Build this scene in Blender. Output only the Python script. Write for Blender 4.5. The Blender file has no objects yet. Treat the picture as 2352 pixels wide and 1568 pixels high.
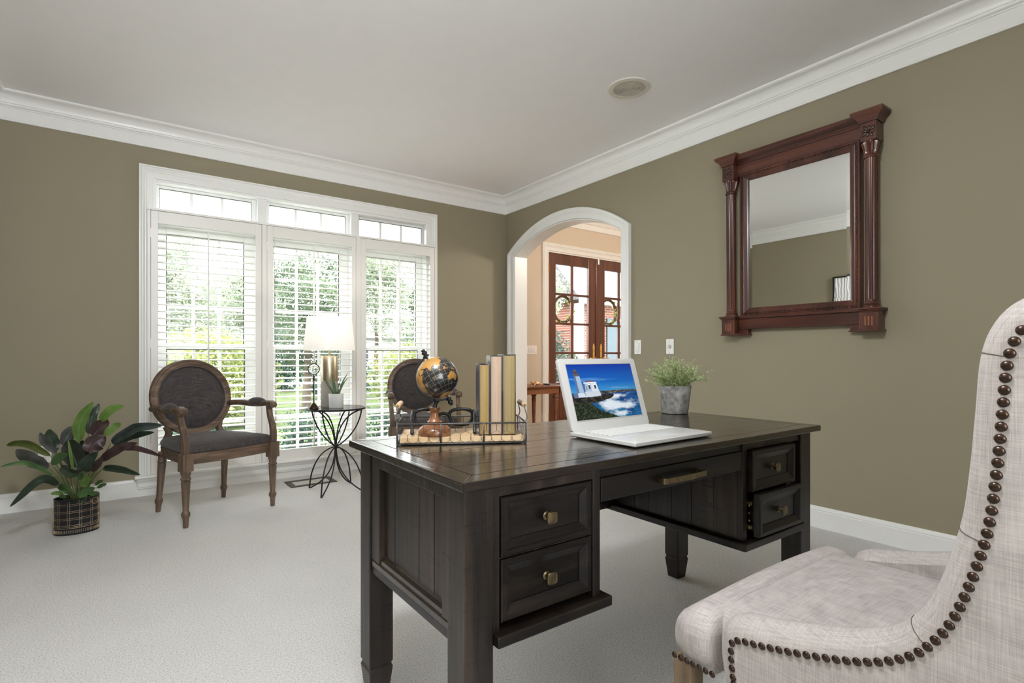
import bpy, bmesh, math, random
from mathutils import Vector, Matrix, noise as mnoise
PI = math.pi
C = bpy.context.scene.collection
S = bpy.context.scene
R = math.radians

# ------------------------------------------------------------------ camera, world, lights, exposure
YAW = math.atan2(887.0, 1223.0)
cd = bpy.data.cameras.new('camera')
cd.sensor_width = 36.0
cd.lens = 1223.0 / 2352.0 * 36.0
cd.shift_y = 32.5 / 2352.0
cd.clip_start = 0.02
cd.clip_end = 400
cam = bpy.data.objects.new('camera', cd)
C.objects.link(cam)
cam.location = (0, 0, 1.03)
cam.rotation_euler = (PI / 2, 0, -YAW)
S.camera = cam

S.view_settings.view_transform = 'Standard'
S.view_settings.look = 'None'
S.view_settings.gamma = 1
S.view_settings.use_curve_mapping = False
S.view_settings.exposure = 0.58
S.cycles.use_denoising = True
S.cycles.max_bounces = 10
S.cycles.diffuse_bounces = 6
S.cycles.glossy_bounces = 5
S.cycles.transmission_bounces = 8
S.cycles.transparent_max_bounces = 16
S.cycles.caustics_reflective = False
S.cycles.caustics_refractive = False
S.cycles.sample_clamp_indirect = 6

w = bpy.data.worlds.new('world')
S.world = w
w.use_nodes = True
bg = w.node_tree.nodes['Background']
bg.inputs[0].default_value = (0.93, 0.975, 1.0, 1)
bg.inputs[1].default_value = 8.0

def lamp(name, kind, loc, energy, color=(1, 1, 1), rot=(0, 0, 0), **kw):
    d = bpy.data.lights.new(name, kind)
    d.energy = energy
    d.color = color
    for k, v in kw.items(): setattr(d, k, v)
    o = bpy.data.objects.new(name, d)
    C.objects.link(o)
    o.location = loc
    o.rotation_euler = rot
    return o

lamp('sun_light', 'SUN', (8, 8, 12), 3.0, (1, .96, .88), (0, R(48), 0), angle=R(20))
def portal(loc, rot, sx, sy):
    o = lamp('portal_light', 'AREA', loc, 1, rot=rot, shape='RECTANGLE', size=sx, size_y=sy)
    o.data.cycles.is_portal = True
portal((1.3, 4.95, 1.25), (R(-90), 0, 0), 2.4, 2.3)
portal((.25, -1.68, 1.5), (R(90), 0, 0), 1.3, 1.7)  # sky portal for the added rear window
portal((5.45, 5.68, 1.35), (R(-90), 0, 0), 2.0, 2.5)

# room constants
XL, XR, YB, YW, ZC = -0.73, 3.369, -1.60, 4.761, 2.743

# ------------------------------------------------------------------ mesh helpers
class MB:
    def __init__(s): s.v = []; s.f = []
    def add(s, vs, fs):
        n = len(s.v)
        s.v += [tuple(p) for p in vs]
        s.f += [tuple(i + n for i in f) for f in fs]
        return s
    def box(s, x0, x1, y0, y1, z0, z1):
        if x0 > x1: x0, x1 = x1, x0
        if y0 > y1: y0, y1 = y1, y0
        if z0 > z1: z0, z1 = z1, z0
        return s.add([(x0,y0,z0),(x1,y0,z0),(x1,y1,z0),(x0,y1,z0),(x0,y0,z1),(x1,y0,z1),(x1,y1,z1),(x0,y1,z1)],
            [(0,3,2,1),(4,5,6,7),(0,1,5,4),(1,2,6,5),(2,3,7,6),(3,0,4,7)])
    def frustum(s, cx, cy, z0, z1, w0, d0, w1, d1):
        a, b, c, d = w0/2, d0/2, w1/2, d1/2
        return s.add([(cx-a,cy-b,z0),(cx+a,cy-b,z0),(cx+a,cy+b,z0),(cx-a,cy+b,z0),(cx-c,cy-d,z1),(cx+c,cy-d,z1),(cx+c,cy+d,z1),(cx-c,cy+d,z1)],
            [(0,3,2,1),(4,5,6,7),(0,1,5,4),(1,2,6,5),(2,3,7,6),(3,0,4,7)])
    def prism(s, poly, axis, a, b):
        """poly: 2D points in the plane perpendicular to axis; axis 'x': (y,z), 'y': (x,z), 'z': (x,y)"""
        def P(p, t):
            return {'x': (t, p[0], p[1]), 'y': (p[0], t, p[1]), 'z': (p[0], p[1], t)}[axis]
        n = len(poly)
        vs = [P(p, a) for p in poly] + [P(p, b) for p in poly]
        fs = [tuple(range(n)), tuple(range(2*n-1, n-1, -1))] + [(i, (i+1) % n, n+(i+1) % n, n+i) for i in range(n)]
        return s.add(vs, fs)
    def loft(s, rings, closed=True, caps=True, wrap=False):
        n = len(rings[0]); m = len(rings)
        vs = [p for r in rings for p in r]
        fs = []
        for j in range(m if wrap else m-1):
            a = j*n; b = ((j+1) % m)*n
            for i in range(n if closed else n-1):
                k = (i+1) % n
                fs.append((a+i, a+k, b+k, b+i))
        if caps and not wrap and closed:
            fs.append(tuple(range(n-1, -1, -1)))
            fs.append(tuple(range((m-1)*n, m*n)))
        return s.add(vs, fs)
    def lathe(s, prof, n=24, c=(0,0,0), sx=1, sy=1, flute=0, fl=0.0, frange=None, caps=True):
        rings = []
        for r, z in prof:
            ring = []
            for i in range(n):
                a = 2*PI*i/n
                rr = r
                if flute and (frange is None or frange[0] <= z <= frange[1]):
                    rr = r*(1 - fl*(0.5-0.5*math.cos(flute*a)))
                ring.append((c[0]+rr*sx*math.cos(a), c[1]+rr*sy*math.sin(a), c[2]+z))
            rings.append(ring)
        return s.loft(rings, caps=caps)
    def tube(s, pts, rad, n=8, closed=False, caps=True):
        pts = [Vector(p) for p in pts]
        m = len(pts)
        rr = rad if isinstance(rad, (list, tuple)) else [rad]*m
        rings = []
        prev = None
        for i, p in enumerate(pts):
            if closed: t = pts[(i+1) % m]-pts[i-1]
            else: t = pts[min(i+1, m-1)]-pts[max(i-1, 0)]
            if t.length < 1e-9: t = Vector((0,0,1))
            t.normalize()
            if prev is None:
                u = t.cross(Vector((0,0,1)))
                if u.length < 1e-3: u = t.cross(Vector((1,0,0)))
            else:
                u = prev - t*prev.dot(t)
                if u.length < 1e-6: u = t.cross(Vector((1,0,0)))
            u.normalize(); prev = u
            v = t.cross(u)
            rings.append([tuple(p + (u*math.cos(2*PI*k/n) + v*math.sin(2*PI*k/n))*rr[i]) for k in range(n)])
        return s.loft(rings, caps=caps and not closed, wrap=closed)
    def sweep(s, pts, sec, up=(0,0,1), scale=None, closed=False):
        """sec: closed 2D section (a along side, b along up-ish)"""
        pts = [Vector(p) for p in pts]; m = len(pts)
        rings = []
        for i, p in enumerate(pts):
            if closed: t = pts[(i+1) % m]-pts[i-1]
            else: t = pts[min(i+1, m-1)]-pts[max(i-1, 0)]
            t.normalize()
            u = t.cross(Vector(up)); u.normalize()
            v = u.cross(t)
            k = scale[i] if scale else 1
            k = k if isinstance(k, tuple) else (k, k)
            rings.append([tuple(p + u*a*k[0] + v*b*k[1]) for a, b in sec])
        return s.loft(rings, wrap=closed, caps=not closed)
    def ball(s, c, r, nu=12, nv=8, sx=1, sy=1, sz=1):
        prof = []
        rings = []
        for j in range(nv+1):
            th = PI*j/nv
            rr = max(math.sin(th), 0.001)*r
            rings.append([(c[0]+rr*sx*math.cos(2*PI*i/nu), c[1]+rr*sy*math.sin(2*PI*i/nu), c[2]-r*sz*math.cos(th)) for i in range(nu)])
        return s.loft(rings)
    def xf(s, M, start=0):
        for i in range(start, len(s.v)): s.v[i] = tuple(M @ Vector(s.v[i]))
        return s
    def cap(s, poly, x):
        from mathutils.geometry import delaunay_2d_cdt
        n = len(poly)
        vs, es, fs, *_ = delaunay_2d_cdt([Vector(q) for q in poly], [(i, (i+1) % n) for i in range(n)], [], 1, 1e-5)
        return s.add([(x, q.x, q.y) for q in vs], [tuple(f) for f in fs])
    def build(s, name, mat=None, parent=None, smooth=False, bevel=0, world=False, seg=2, auto=None, subd=0):
        off = Vector((0,0,0))
        if parent is not None and world: off = parent.location
        vs = [tuple(Vector(p)-off) for p in s.v] if off.length else s.v
        me = bpy.data.meshes.new(name)
        me.from_pydata(vs, [], s.f)
        bm = bmesh.new(); bm.from_mesh(me)
        big = [f for f in bm.faces if len(f.verts) > 8]
        if big: bmesh.ops.triangulate(bm, faces=big, ngon_method='EAR_CLIP')
        bmesh.ops.recalc_face_normals(bm, faces=bm.faces)
        bm.to_mesh(me); bm.free()
        me.update()
        if mat: me.materials.append(mat)
        if smooth:
            me.polygons.foreach_set('use_smooth', [True]*len(me.polygons))
            if auto: me.set_sharp_from_angle(angle=R(auto))
        o = bpy.data.objects.new(name, me)
        C.objects.link(o)
        if parent is not None: o.parent = parent
        if bevel:
            b = o.modifiers.new('bevel', 'BEVEL'); b.width = bevel; b.segments = seg; b.limit_method = 'ANGLE'; b.angle_limit = R(35)
            b.harden_normals = False
        if subd:
            b = o.modifiers.new('subd', 'SUBSURF'); b.levels = subd; b.render_levels = subd
        return o

def tag(o, label=None, cat=None, group=None, kind=None):
    if label: o['label'] = label
    if cat: o['category'] = cat
    if group: o['group'] = group
    if kind: o['kind'] = kind
    return o
def thing(name, label, cat, loc=(0,0,0), rotz=0, group=None):
    o = bpy.data.objects.new(name, None)
    C.objects.link(o); o.location = loc; o.rotation_euler = (0,0,rotz)
    o.empty_display_size = .1
    return tag(o, label, cat, group)
def copy_tree(o, parent=None):
    c = o.copy(); C.objects.link(c)
    if parent is not None: c.parent = parent
    for ch in list(o.children): copy_tree(ch, c)
    return c
def struct(mb, name, mat, **kw):
    return tag(mb.build(name, mat, **kw), kind='structure')
def smoothline(pts, n=6, closed=False):
    """Catmull-Rom"""
    P = [Vector(p) for p in pts]; m = len(P); out = []
    rng = range(m if closed else m-1)
    for i in rng:
        p0 = P[(i-1) % m] if closed else P[max(i-1, 0)]
        p1 = P[i]; p2 = P[(i+1) % m]
        p3 = P[(i+2) % m] if closed else P[min(i+2, m-1)]
        for k in range(n):
            t = k/n
            out.append(0.5*((2*p1)+(p2-p0)*t+(2*p0-5*p1+4*p2-p3)*t*t+(3*p1-p0-3*p2+p3)*t**3))
    if not closed: out.append(P[-1])
    return out
def rrect(w, h, r=0.003):
    a, b = w/2, h/2
    return [(-a+r,-b),(a-r,-b),(a,-b+r),(a,b-r),(a-r,b),(-a+r,b),(-a,b-r),(-a,-b+r)]

# ------------------------------------------------------------------ materials
def srgb(r, g, b):
    f = lambda c: (c/255/12.92) if c/255 <= .04045 else ((c/255+.055)/1.055)**2.4
    return (f(r), f(g), f(b), 1)
def base_mat(name):
    m = bpy.data.materials.new(name); m.use_nodes = True
    nt = m.node_tree
    return m, nt, nt.nodes['Principled BSDF']
def coords(nt, scale=(1,1,1), rot=(0,0,0)):
    tc = nt.nodes.new('ShaderNodeTexCoord'); mp = nt.nodes.new('ShaderNodeMapping')
    mp.inputs['Scale'].default_value = scale; mp.inputs['Rotation'].default_value = rot
    nt.links.new(tc.outputs['Object'], mp.inputs['Vector'])
    return mp.outputs['Vector']
def noise(nt, vec, scale=5, detail=4, rough=.55, dist=0):
    n = nt.nodes.new('ShaderNodeTexNoise')
    n.inputs['Scale'].default_value = scale; n.inputs['Detail'].default_value = detail
    n.inputs['Roughness'].default_value = rough; n.inputs['Distortion'].default_value = dist
    nt.links.new(vec, n.inputs['Vector'])
    return n.outputs['Fac']
def ramp(nt, fac, stops):
    r = nt.nodes.new('ShaderNodeValToRGB')
    el = r.color_ramp.elements
    while len(el) < len(stops): el.new(.5)
    for e, (p, c) in zip(el, stops): e.position = p; e.color = c
    nt.links.new(fac, r.inputs['Fac'])
    return r.outputs['Color']
def bump(nt, p, h, strength, dist=.01):
    b = nt.nodes.new('ShaderNodeBump'); b.inputs['Strength'].default_value = strength; b.inputs['Distance'].default_value = dist
    nt.links.new(h, b.inputs['Height']); nt.links.new(b.outputs['Normal'], p.inputs['Normal'])
def mixc(nt, fac, a, b, mode='MIX'):
    m = nt.nodes.new('ShaderNodeMix'); m.data_type = 'RGBA'; m.blend_type = mode
    if isinstance(fac, (int, float)): m.inputs[0].default_value = fac
    else: nt.links.new(fac, m.inputs[0])
    for s, v in ((6, a), (7, b)):
        if isinstance(v, tuple): m.inputs[s].default_value = v
        else: nt.links.new(v, m.inputs[s])
    return m.outputs[2]
def darker(c, k): return (c[0]*k, c[1]*k, c[2]*k, 1)
def plain(name, col, rough=.5, metal=0, spec=.5, var=.06, vs=8, bs=0, bscale=60, coat=0, ior=None, bdist=.002):
    m, nt, p = base_mat(name)
    vec = coords(nt)
    n = noise(nt, vec, vs, 3)
    c = ramp(nt, n, [(.3, darker(col, 1-var)), (.7, darker(col, 1+var))])
    nt.links.new(c, p.inputs['Base Color'])
    p.inputs['Roughness'].default_value = rough; p.inputs['Metallic'].default_value = metal
    p.inputs['Specular IOR Level'].default_value = spec
    p.inputs['Coat Weight'].default_value = coat
    if bs: bump(nt, p, noise(nt, vec, bscale, 4), bs, bdist)
    return m
def wood(name, c1, c2, c3, axis='x', scale=1.0, rough=.4, coat=0, bs=.15, ring=18, spec=.5, long=.06, saw=0, wavy=0):
    m, nt, p = base_mat(name)
    sc = {'x': (long,1,1), 'y': (1,long,1), 'z': (1,1,long)}[axis]
    vec = coords(nt, tuple(a*scale for a in sc))
    n1 = noise(nt, vec, ring, 6, .6, .6)
    n2 = noise(nt, vec, ring*5, 4, .6)
    col = ramp(nt, n1, [(.32, c1), (.5, c2), (.68, c3)])
    col = mixc(nt, .35, col, ramp(nt, n2, [(.35, (.35,.35,.35,1)), (.65, (1,1,1,1))]), 'MULTIPLY')
    h = n2
    if saw:
        s2 = {'x': (1,.10,.10), 'y': (.10,1,.10), 'z': (.10,.10,1)}[axis]
        n3 = noise(nt, coords(nt, s2), 95, 3, .7, .5)
        sm_ = ramp(nt, n3, [(.56, (1,1,1,1)), (.66, (1-saw,1-saw,1-saw,1))])
        col = mixc(nt, 1.0, col, sm_, 'MULTIPLY')
        n4 = noise(nt, vec, ring*.35, 2)
        col = mixc(nt, .6, col, ramp(nt, n4, [(.35, (.5,.5,.5,1)), (.65, (1.0,.93,.88,1))]), 'MULTIPLY')
    if wavy:
        n5 = noise(nt, coords(nt), 22, 3, .6)
        a_ = nt.nodes.new('ShaderNodeMath'); a_.operation = 'MULTIPLY_ADD'; a_.inputs[1].default_value = wavy
        nt.links.new(n5, a_.inputs[0]); nt.links.new(n2, a_.inputs[2]); h = a_.outputs[0]
    nt.links.new(col, p.inputs['Base Color'])
    p.inputs['Roughness'].default_value = rough
    p.inputs['Coat Weight'].default_value = coat; p.inputs['Coat Roughness'].default_value = .12
    p.inputs['Specular IOR Level'].default_value = spec
    bump(nt, p, h, bs, .002)
    return m
def linen(name, c1, c2, sc=260, rough=.9):
    m, nt, p = base_mat(name)
    tot = None
    fs = []
    for s in ((1, .03, .03), (.03, 1, .03), (.03, .03, 1)):
        fs.append(noise(nt, coords(nt, s), sc, 2, .5))
    a = nt.nodes.new('ShaderNodeMath'); a.operation = 'ADD'
    nt.links.new(fs[0], a.inputs[0]); nt.links.new(fs[1], a.inputs[1])
    b = nt.nodes.new('ShaderNodeMath'); b.operation = 'ADD'
    nt.links.new(a.outputs[0], b.inputs[0]); nt.links.new(fs[2], b.inputs[1])
    d = nt.nodes.new('ShaderNodeMath'); d.operation = 'DIVIDE'; d.inputs[1].default_value = 3
    nt.links.new(b.outputs[0], d.inputs[0])
    nt.links.new(ramp(nt, d.outputs[0], [(.36, c1), (.64, c2)]), p.inputs['Base Color'])
    p.inputs['Roughness'].default_value = rough; p.inputs['Specular IOR Level'].default_value = .15
    p.inputs['Sheen Weight'].default_value = .15
    bump(nt, p, d.outputs[0], .35, .001)
    return m
def glassy(name, tint=(1,1,1,1), gloss=.08, rough=.0, drops=False):
    m = bpy.data.materials.new(name); m.use_nodes = True; nt = m.node_tree
    nt.nodes.clear()
    out = nt.nodes.new('ShaderNodeOutputMaterial'); t = nt.nodes.new('ShaderNodeBsdfTransparent'); g = nt.nodes.new('ShaderNodeBsdfGlossy')
    mx = nt.nodes.new('ShaderNodeMixShader')
    t.inputs[0].default_value = tint; g.inputs['Roughness'].default_value = rough
    fr = nt.nodes.new('ShaderNodeFresnel'); fr.inputs[0].default_value = 1.45
    nt.links.new(fr.outputs[0], mx.inputs[0])
    nt.links.new(t.outputs[0], mx.inputs[1]); nt.links.new(g.outputs[0], mx.inputs[2])
    nt.links.new(mx.outputs[0], out.inputs[0])
    if drops:
        vec = coords(nt, (1, 1, 1))
        vo = nt.nodes.new('ShaderNodeTexVoronoi'); vo.inputs['Scale'].default_value = 90
        nt.links.new(vec, vo.inputs['Vector'])
        c = ramp(nt, vo.outputs['Distance'], [(.0, (.55,.58,.6,1)), (.16, (.8,.82,.83,1)), (.2, tint)])
        nt.links.new(c, t.inputs[0])
    return m
def emis(name, col, st):
    m = bpy.data.materials.new(name); m.use_nodes = True; nt = m.node_tree; nt.nodes.clear()
    out = nt.nodes.new('ShaderNodeOutputMaterial'); e = nt.nodes.new('ShaderNodeEmission')
    e.inputs[0].default_value = col; e.inputs[1].default_value = st
    nt.links.new(e.outputs[0], out.inputs[0]); return m
def vcol_mat(name, rough=.4, emit=0, coat=0):
    m, nt, p = base_mat(name)
    a = nt.nodes.new('ShaderNodeAttribute'); a.attribute_name = 'Col'
    nt.links.new(a.outputs['Color'], p.inputs['Base Color'])
    p.inputs['Roughness'].default_value = rough; p.inputs['Coat Weight'].default_value = coat
    if emit:
        nt.links.new(a.outputs['Color'], p.inputs['Emission Color']); p.inputs['Emission Strength'].default_value = emit
    return m
def bricky(name, c1, c2, mortar, scale, bw, bh, ms=.012, rough=.85, rot=(0,0,0), off=.5):
    m, nt, p = base_mat(name)
    vec = coords(nt, (1,1,1), rot)
    b = nt.nodes.new('ShaderNodeTexBrick'); b.inputs['Scale'].default_value = scale
    b.inputs['Color1'].default_value = c1; b.inputs['Color2'].default_value = c2; b.inputs['Mortar'].default_value = mortar
    b.inputs['Brick Width'].default_value = bw; b.inputs['Row Height'].default_value = bh; b.inputs['Mortar Size'].default_value = ms
    b.offset = off
    nt.links.new(vec, b.inputs['Vector'])
    nt.links.new(b.outputs['Color'], p.inputs['Base Color'])
    p.inputs['Roughness'].default_value = rough
    return m

M = {}
M['wall'] = plain('olive_wall_paint', (.288, .254, .176, 1), .62, spec=.3, var=.012, vs=2, bs=.12, bscale=420)
M['tan'] = plain('tan_wall_paint', (.66, .57, .46, 1), .62, spec=.3, var=.01, bs=.1, bscale=300)
M['ceil'] = plain('ceiling_paint', (.88, .875, .885, 1), .8, spec=.2, var=.008)
M['trim'] = plain('white_trim_paint', (.84, .845, .83, 1), .32, spec=.5, var=.01)
M['shut'] = plain('shutter_paint', (.84, .83, .80, 1), .35, spec=.5, var=.01)
M['plate'] = plain('switch_plastic', (.86, .85, .83, 1), .3, var=.0)
M['plate_gap'] = plain('switch_shadow_gap', (.45, .44, .42, 1), .5, var=.0)
M['desk'] = wood('espresso_wood', (.003,.0023,.002,1), (.008,.0055,.0045,1), (.030,.020,.0145,1), 'x', 1, .36, 0, .3, 16, .4, .06, .5)
M['deskz'] = wood('espresso_wood_upright', (.008,.006,.005,1), (.024,.017,.0135,1), (.070,.048,.036,1), 'z', 1, .38, 0, .5, 18, .42, .045, .6)
M['deskt'] = wood('espresso_wood_top', (.007,.005,.0035,1), (.019,.0125,.008,1), (.052,.034,.020,1), 'x', 1, .19, .3, .5, 14, .5, .04, .35, 1.2)
M['desky'] = wood('espresso_wood_end', (.007,.005,.0035,1), (.018,.012,.008,1), (.045,.030,.018,1), 'y', 1, .19, .3, .5, 14, .5, .04, .35, 1.2)
M['bronze'] = plain('antique_bronze', (.21,.165,.095,1), .36, 1, var=.3, vs=40)
M['brass'] = plain('brushed_brass', (.47,.405,.29,1), .36, 1, var=.04)
M['brassp'] = plain('polished_brass', (.85,.6,.22,1), .18, 1, var=.02)
M['iron'] = plain('black_iron', (.012,.012,.013,1), .42, .3, var=.2, bs=.1)
M['wire'] = plain('grey_wire', (.10,.095,.09,1), .5, .6, var=.3, vs=40)
M['oak'] = wood('weathered_oak', (.065,.040,.026,1), (.125,.080,.051,1), (.21,.145,.10,1), 'z', 1, .5, 0, .3, 26)
M['oakx'] = wood('weathered_oak_cross', (.065,.040,.026,1), (.125,.080,.051,1), (.23,.16,.11,1), 'x', 1, .5, 0, .3, 26)
M['char'] = linen('charcoal_linen', (.030,.025,.025,1), (.085,.075,.075,1), 560)
M['cream'] = linen('cream_linen', (.30,.27,.256,1), (.50,.462,.443,1), 620)
M['nail'] = plain('bronze_nailhead', (.055,.034,.024,1), .3, .75, var=.35, vs=60)
M['chleg'] = wood('ash_brown_wood', (.10,.065,.035,1), (.17,.115,.065,1), (.24,.17,.10,1), 'z', 1, .5)
M['mahog'] = wood('mahogany', (.030,.008,.005,1), (.082,.022,.013,1), (.150,.048,.025,1), 'z', 1, .3, .3, .08, 10)
M['mahogy'] = wood('mahogany_cross', (.030,.008,.005,1), (.082,.022,.013,1), (.150,.048,.025,1), 'y', 1, .3, .3, .08, 10)
M['doorw'] = wood('door_mahogany', (.09,.030,.017,1), (.135,.045,.026,1), (.18,.062,.035,1), 'z', 1, .35, .2, .08, 8)
M['tablew'] = wood('cherry_wood', (.15,.05,.02,1), (.24,.085,.035,1), (.33,.13,.055,1), 'x', 1, .35, .2, .08, 8)
M['pine'] = wood('pine_board', (.55,.36,.18,1), (.68,.47,.26,1), (.76,.56,.34,1), 'x', 1, .55, 0, .1, 10)
M['globew'] = wood('turned_sheesham', (.14,.05,.018,1), (.26,.105,.04,1), (.38,.18,.08,1), 'x', 1, .3, .3, .05, 14)
M['glass'] = glassy('window_glass', (1,1,1,1), drops=False)
M['glassd'] = glassy('rain_spotted_glass', (1,1,1,1), drops=True)
M['tglass'] = glassy('table_glass', (.86,.90,.89,1))
M['edge'] = plain('dark_sash_gasket', (.06,.06,.065,1), .6, var=0)
m, nt, p = base_mat('mirror_silver'); p.inputs['Metallic'].default_value = 1; p.inputs['Base Color'].default_value = (.86,.88,.86,1); p.inputs['Roughness'].default_value = .0; M['mirror'] = m
# ------------------------------------------------------------------ room shell
m, nt, p = base_mat('cut_pile_carpet')
vec = coords(nt)
n1 = noise(nt, vec, 185, 4, .8); n2 = noise(nt, vec, 1.6, 3, .5, .4); n3 = noise(nt, vec, 70, 2, .6)
c = ramp(nt, n1, [(.34, (.40,.385,.365,1)), (.47, (.74,.725,.705,1)), (.58, (.86,.85,.835,1))])
c = mixc(nt, .5, c, ramp(nt, n2, [(.3, (.88,.88,.88,1)), (.65, (1,1,1,1))]), 'MULTIPLY')
nt.links.new(c, p.inputs['Base Color']); p.inputs['Roughness'].default_value = .95; p.inputs['Specular IOR Level'].default_value = .1
bump(nt, p, n1, .8, .007)
M['carpet'] = m
b = MB(); b.box(XL-.15, XR+.02, YB-.15, YW+.15, -.12, 0); struct(b, 'floor', M['carpet'])
M['foyfl'] = wood('foyer_oak_floor', (.20,.10,.045,1), (.32,.17,.08,1), (.42,.24,.12,1), 'x', 1, .3)
b = MB(); b.box(XR+.02, 8.2, -1.5, 5.62, -.12, -.001); struct(b, 'floor_foyer', M['foyfl'])
b = MB(); b.box(XL-.15, XR+.16, YB-.15, YW+.15, ZC, ZC+.12); struct(b, 'ceiling', M['ceil'])
b = MB(); b.box(XR+.0, 8.2, -1.5, 5.85, 5.0, 5.1); struct(b, 'ceiling_foyer', M['ceil'])
b = MB(); b.box(XL-.15, XL, YB-.15, YW+.15, 0, ZC); struct(b, 'wall_left', M['wall'])
OX0, OX1, OZ0, OZ1 = .165, 2.426, .135, 2.345
b = MB()
b.box(XL, OX0, YW, YW+.15, 0, ZC); b.box(OX1, XR+.154, YW, YW+.15, 0, ZC)
b.box(OX0, OX1, YW, YW+.15, OZ1, ZC); b.box(OX0, OX1, YW, YW+.15, 0, OZ0)
struct(b, 'wall_front', M['wall'])
# rear wall (behind the camera) with an opening added for fill light
b = MB()
b.box(XL, -.4, YB-.15, YB, 0, ZC); b.box(.9, XR+.154, YB-.15, YB, 0, ZC)
b.box(-.4, .9, YB-.15, YB, 2.35, ZC); b.box(-.4, .9, YB-.15, YB, 0, .65)
struct(b, 'wall_back', M['wall'])
# right wall with the arched opening
AY0, AY1, AZS = 3.072, 4.599, 2.088
ACY = (AY0+AY1)/2
def arch(hw, z0, R_, n=40, y0=None):
    """points from +y side to -y side along the arc"""
    zc = z0 - math.sqrt(R_*R_-hw*hw)
    a0 = math.asin(hw/R_)
    return [(ACY+R_*math.sin(a), zc+R_*math.cos(a)) for a in [a0 - 2*a0*i/n for i in range(n+1)]]
arc_in = arch((AY1-AY0)/2, AZS, 1.4437)
def wall_poly(inset=0):
    return [(YB,0),(AY0,0)] + list(reversed(arc_in)) + [(AY1,0),(YW+.001,0),(YW+.001,ZC),(YB,ZC)]
def strip_wall(mb, x0, x1, ztop):
    # pieces: solid left and right of opening plus the spandrel as columns of quads (clean triangulation)
    mb.box(x0, x1, YB-.15, AY0, 0, ztop); mb.box(x0, x1, AY1, YW+.14, 0, ztop)
    top = [(y, ztop) for y, z in arc_in]
    for i in range(len(arc_in)-1):
        (ya, za), (yb, zb) = arc_in[i], arc_in[i+1]
        mb.prism([(ya,za),(yb,zb),(yb,ztop),(ya,ztop)], 'x', x0, x1)
b = MB(); strip_wall(b, XR, XR+.075, ZC)
o = struct(b, 'wall_right', M['wall'])
b = MB(); strip_wall(b, XR+.075, XR+.154, 5.0); b.box(XR+.075, XR+.154, YW+.14, 5.55, 0, 5.0)
struct(b, 'wall_foyer_west', M['tan'])
# arch liner and casing
path = [(AY1,0)] + arc_in + [(AY0,0)]
def offpath(o):
    return [(AY1+o,0)] + arch((AY1-AY0)/2+o, AZS+o*.28, 1.4437-.0291*o/.0975*1.0) + [(AY0-o,0)]
b = MB()
b.loft([[(x,y,z) for y,z in offpath(d)] for x, d in ((XR-.004,0),(XR-.004,-.012),(XR+.158,-.012),(XR+.158,0))], closed=False, caps=False, wrap=True)
o1 = struct(b, 'trim_1', M['trim'])
prof = [(XR,.002),(XR-.016,.002),(XR-.018,.008),(XR-.018,.052),(XR-.023,.056),(XR-.023,.066),(XR-.028,.070),(XR-.032,.080),(XR-.032,.096),(XR-.028,.0985),(XR,.0985)]
b = MB(); b.loft([[(x,y,z) for y,z in offpath(d)] for x, d in prof], closed=False, caps=False)
struct(b, 'trim_2', M['trim'], smooth=True, auto=25)
b = MB(); b.loft([[(2*XR+.154-x,y,z) for y,z in offpath(d)] for x, d in prof], closed=False, caps=False)
struct(b, 'trim_3', M['trim'], smooth=True, auto=25)

# crown moulding all round the room
def ringp(pz, x0, x1, y0, y1):
    return [[(x0+p_, y0+p_, z), (x1-p_, y0+p_, z), (x1-p_, y1-p_, z), (x0+p_, y1-p_, z)] for p_, z in pz]
cp = [(.0,2.566),(.012,2.566),(.0145,2.570),(.0145,2.576),(.011,2.580),(.011,2.650),(.017,2.653),(.019,2.658),(.030,2.662),(.033,2.667),(.034,2.672),(.029,2.675)]
for i in range(9):
    t = i/8*PI/2
    cp.append((.034+.056*(1-math.cos(t)), 2.677+.050*math.sin(t)))
cp += [(.092,2.729),(.098,2.731),(.101,2.736),(.101,ZC)]
b = MB(); b.loft(ringp(cp, XL, XR, YB, YW), caps=False)
struct(b, 'trim_4', M['trim'], smooth=True, auto=22)
# baseboards
bp = [(.0,.0),(.014,.0),(.014,.098),(.011,.101),(.011,.104),(.013,.107),(.011,.116),(.006,.124),(.0,.127)]
def base(name, a, c, nrm):
    mb = MB(); rings = []
    for d, z in bp:
        rings.append([(a[0]+nrm[0]*d, a[1]+nrm[1]*d, z), (c[0]+nrm[0]*d, c[1]+nrm[1]*d, z)])
    mb.loft(rings, closed=False, caps=False)
    struct(mb, name, M['trim'], smooth=True, auto=25)
base('baseboard_left', (XL,YB), (XL,YW), (1,0))
base('baseboard_front', (XL,YW), (XR,YW), (0,-1))
base('baseboard_right', (XR,YB), (XR,AY0-.0985), (-1,0))
base('baseboard_right', (XR,AY1+.0985), (XR,YW), (-1,0))
base('baseboard_back', (XL,YB), (XR,YB), (0,1))

# ------------------------------------------------------------------ triple window
win = tag(thing('window_1', 'white triple window with transom lights above and a moulded casing', 'window', (1.2955, YW, 0)), kind='structure')
def upath(o, x0, x1, zb, z1): return [(x0-o, zb), (x0-o, z1+o), (x1+o, z1+o), (x1+o, zb)]
wp = [(.0,.0),(.014,.0),(.016,.006),(.016,.040),(.020,.044),(.020,.052),(.026,.056),(.030,.064),(.030,.070),(.024,.074),(.030,.078),(.030,.087),(.0,.087)]
b = MB()
b.loft([[(x, YW-dep, z) for x, z in upath(o_, OX0, OX1, .156, 2.345)] for o_, dep in [(o2, d2) for d2, o2 in wp]], closed=False, caps=False)
b.build('window_casing', M['trim'], win, smooth=True, auto=25, world=True)
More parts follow.
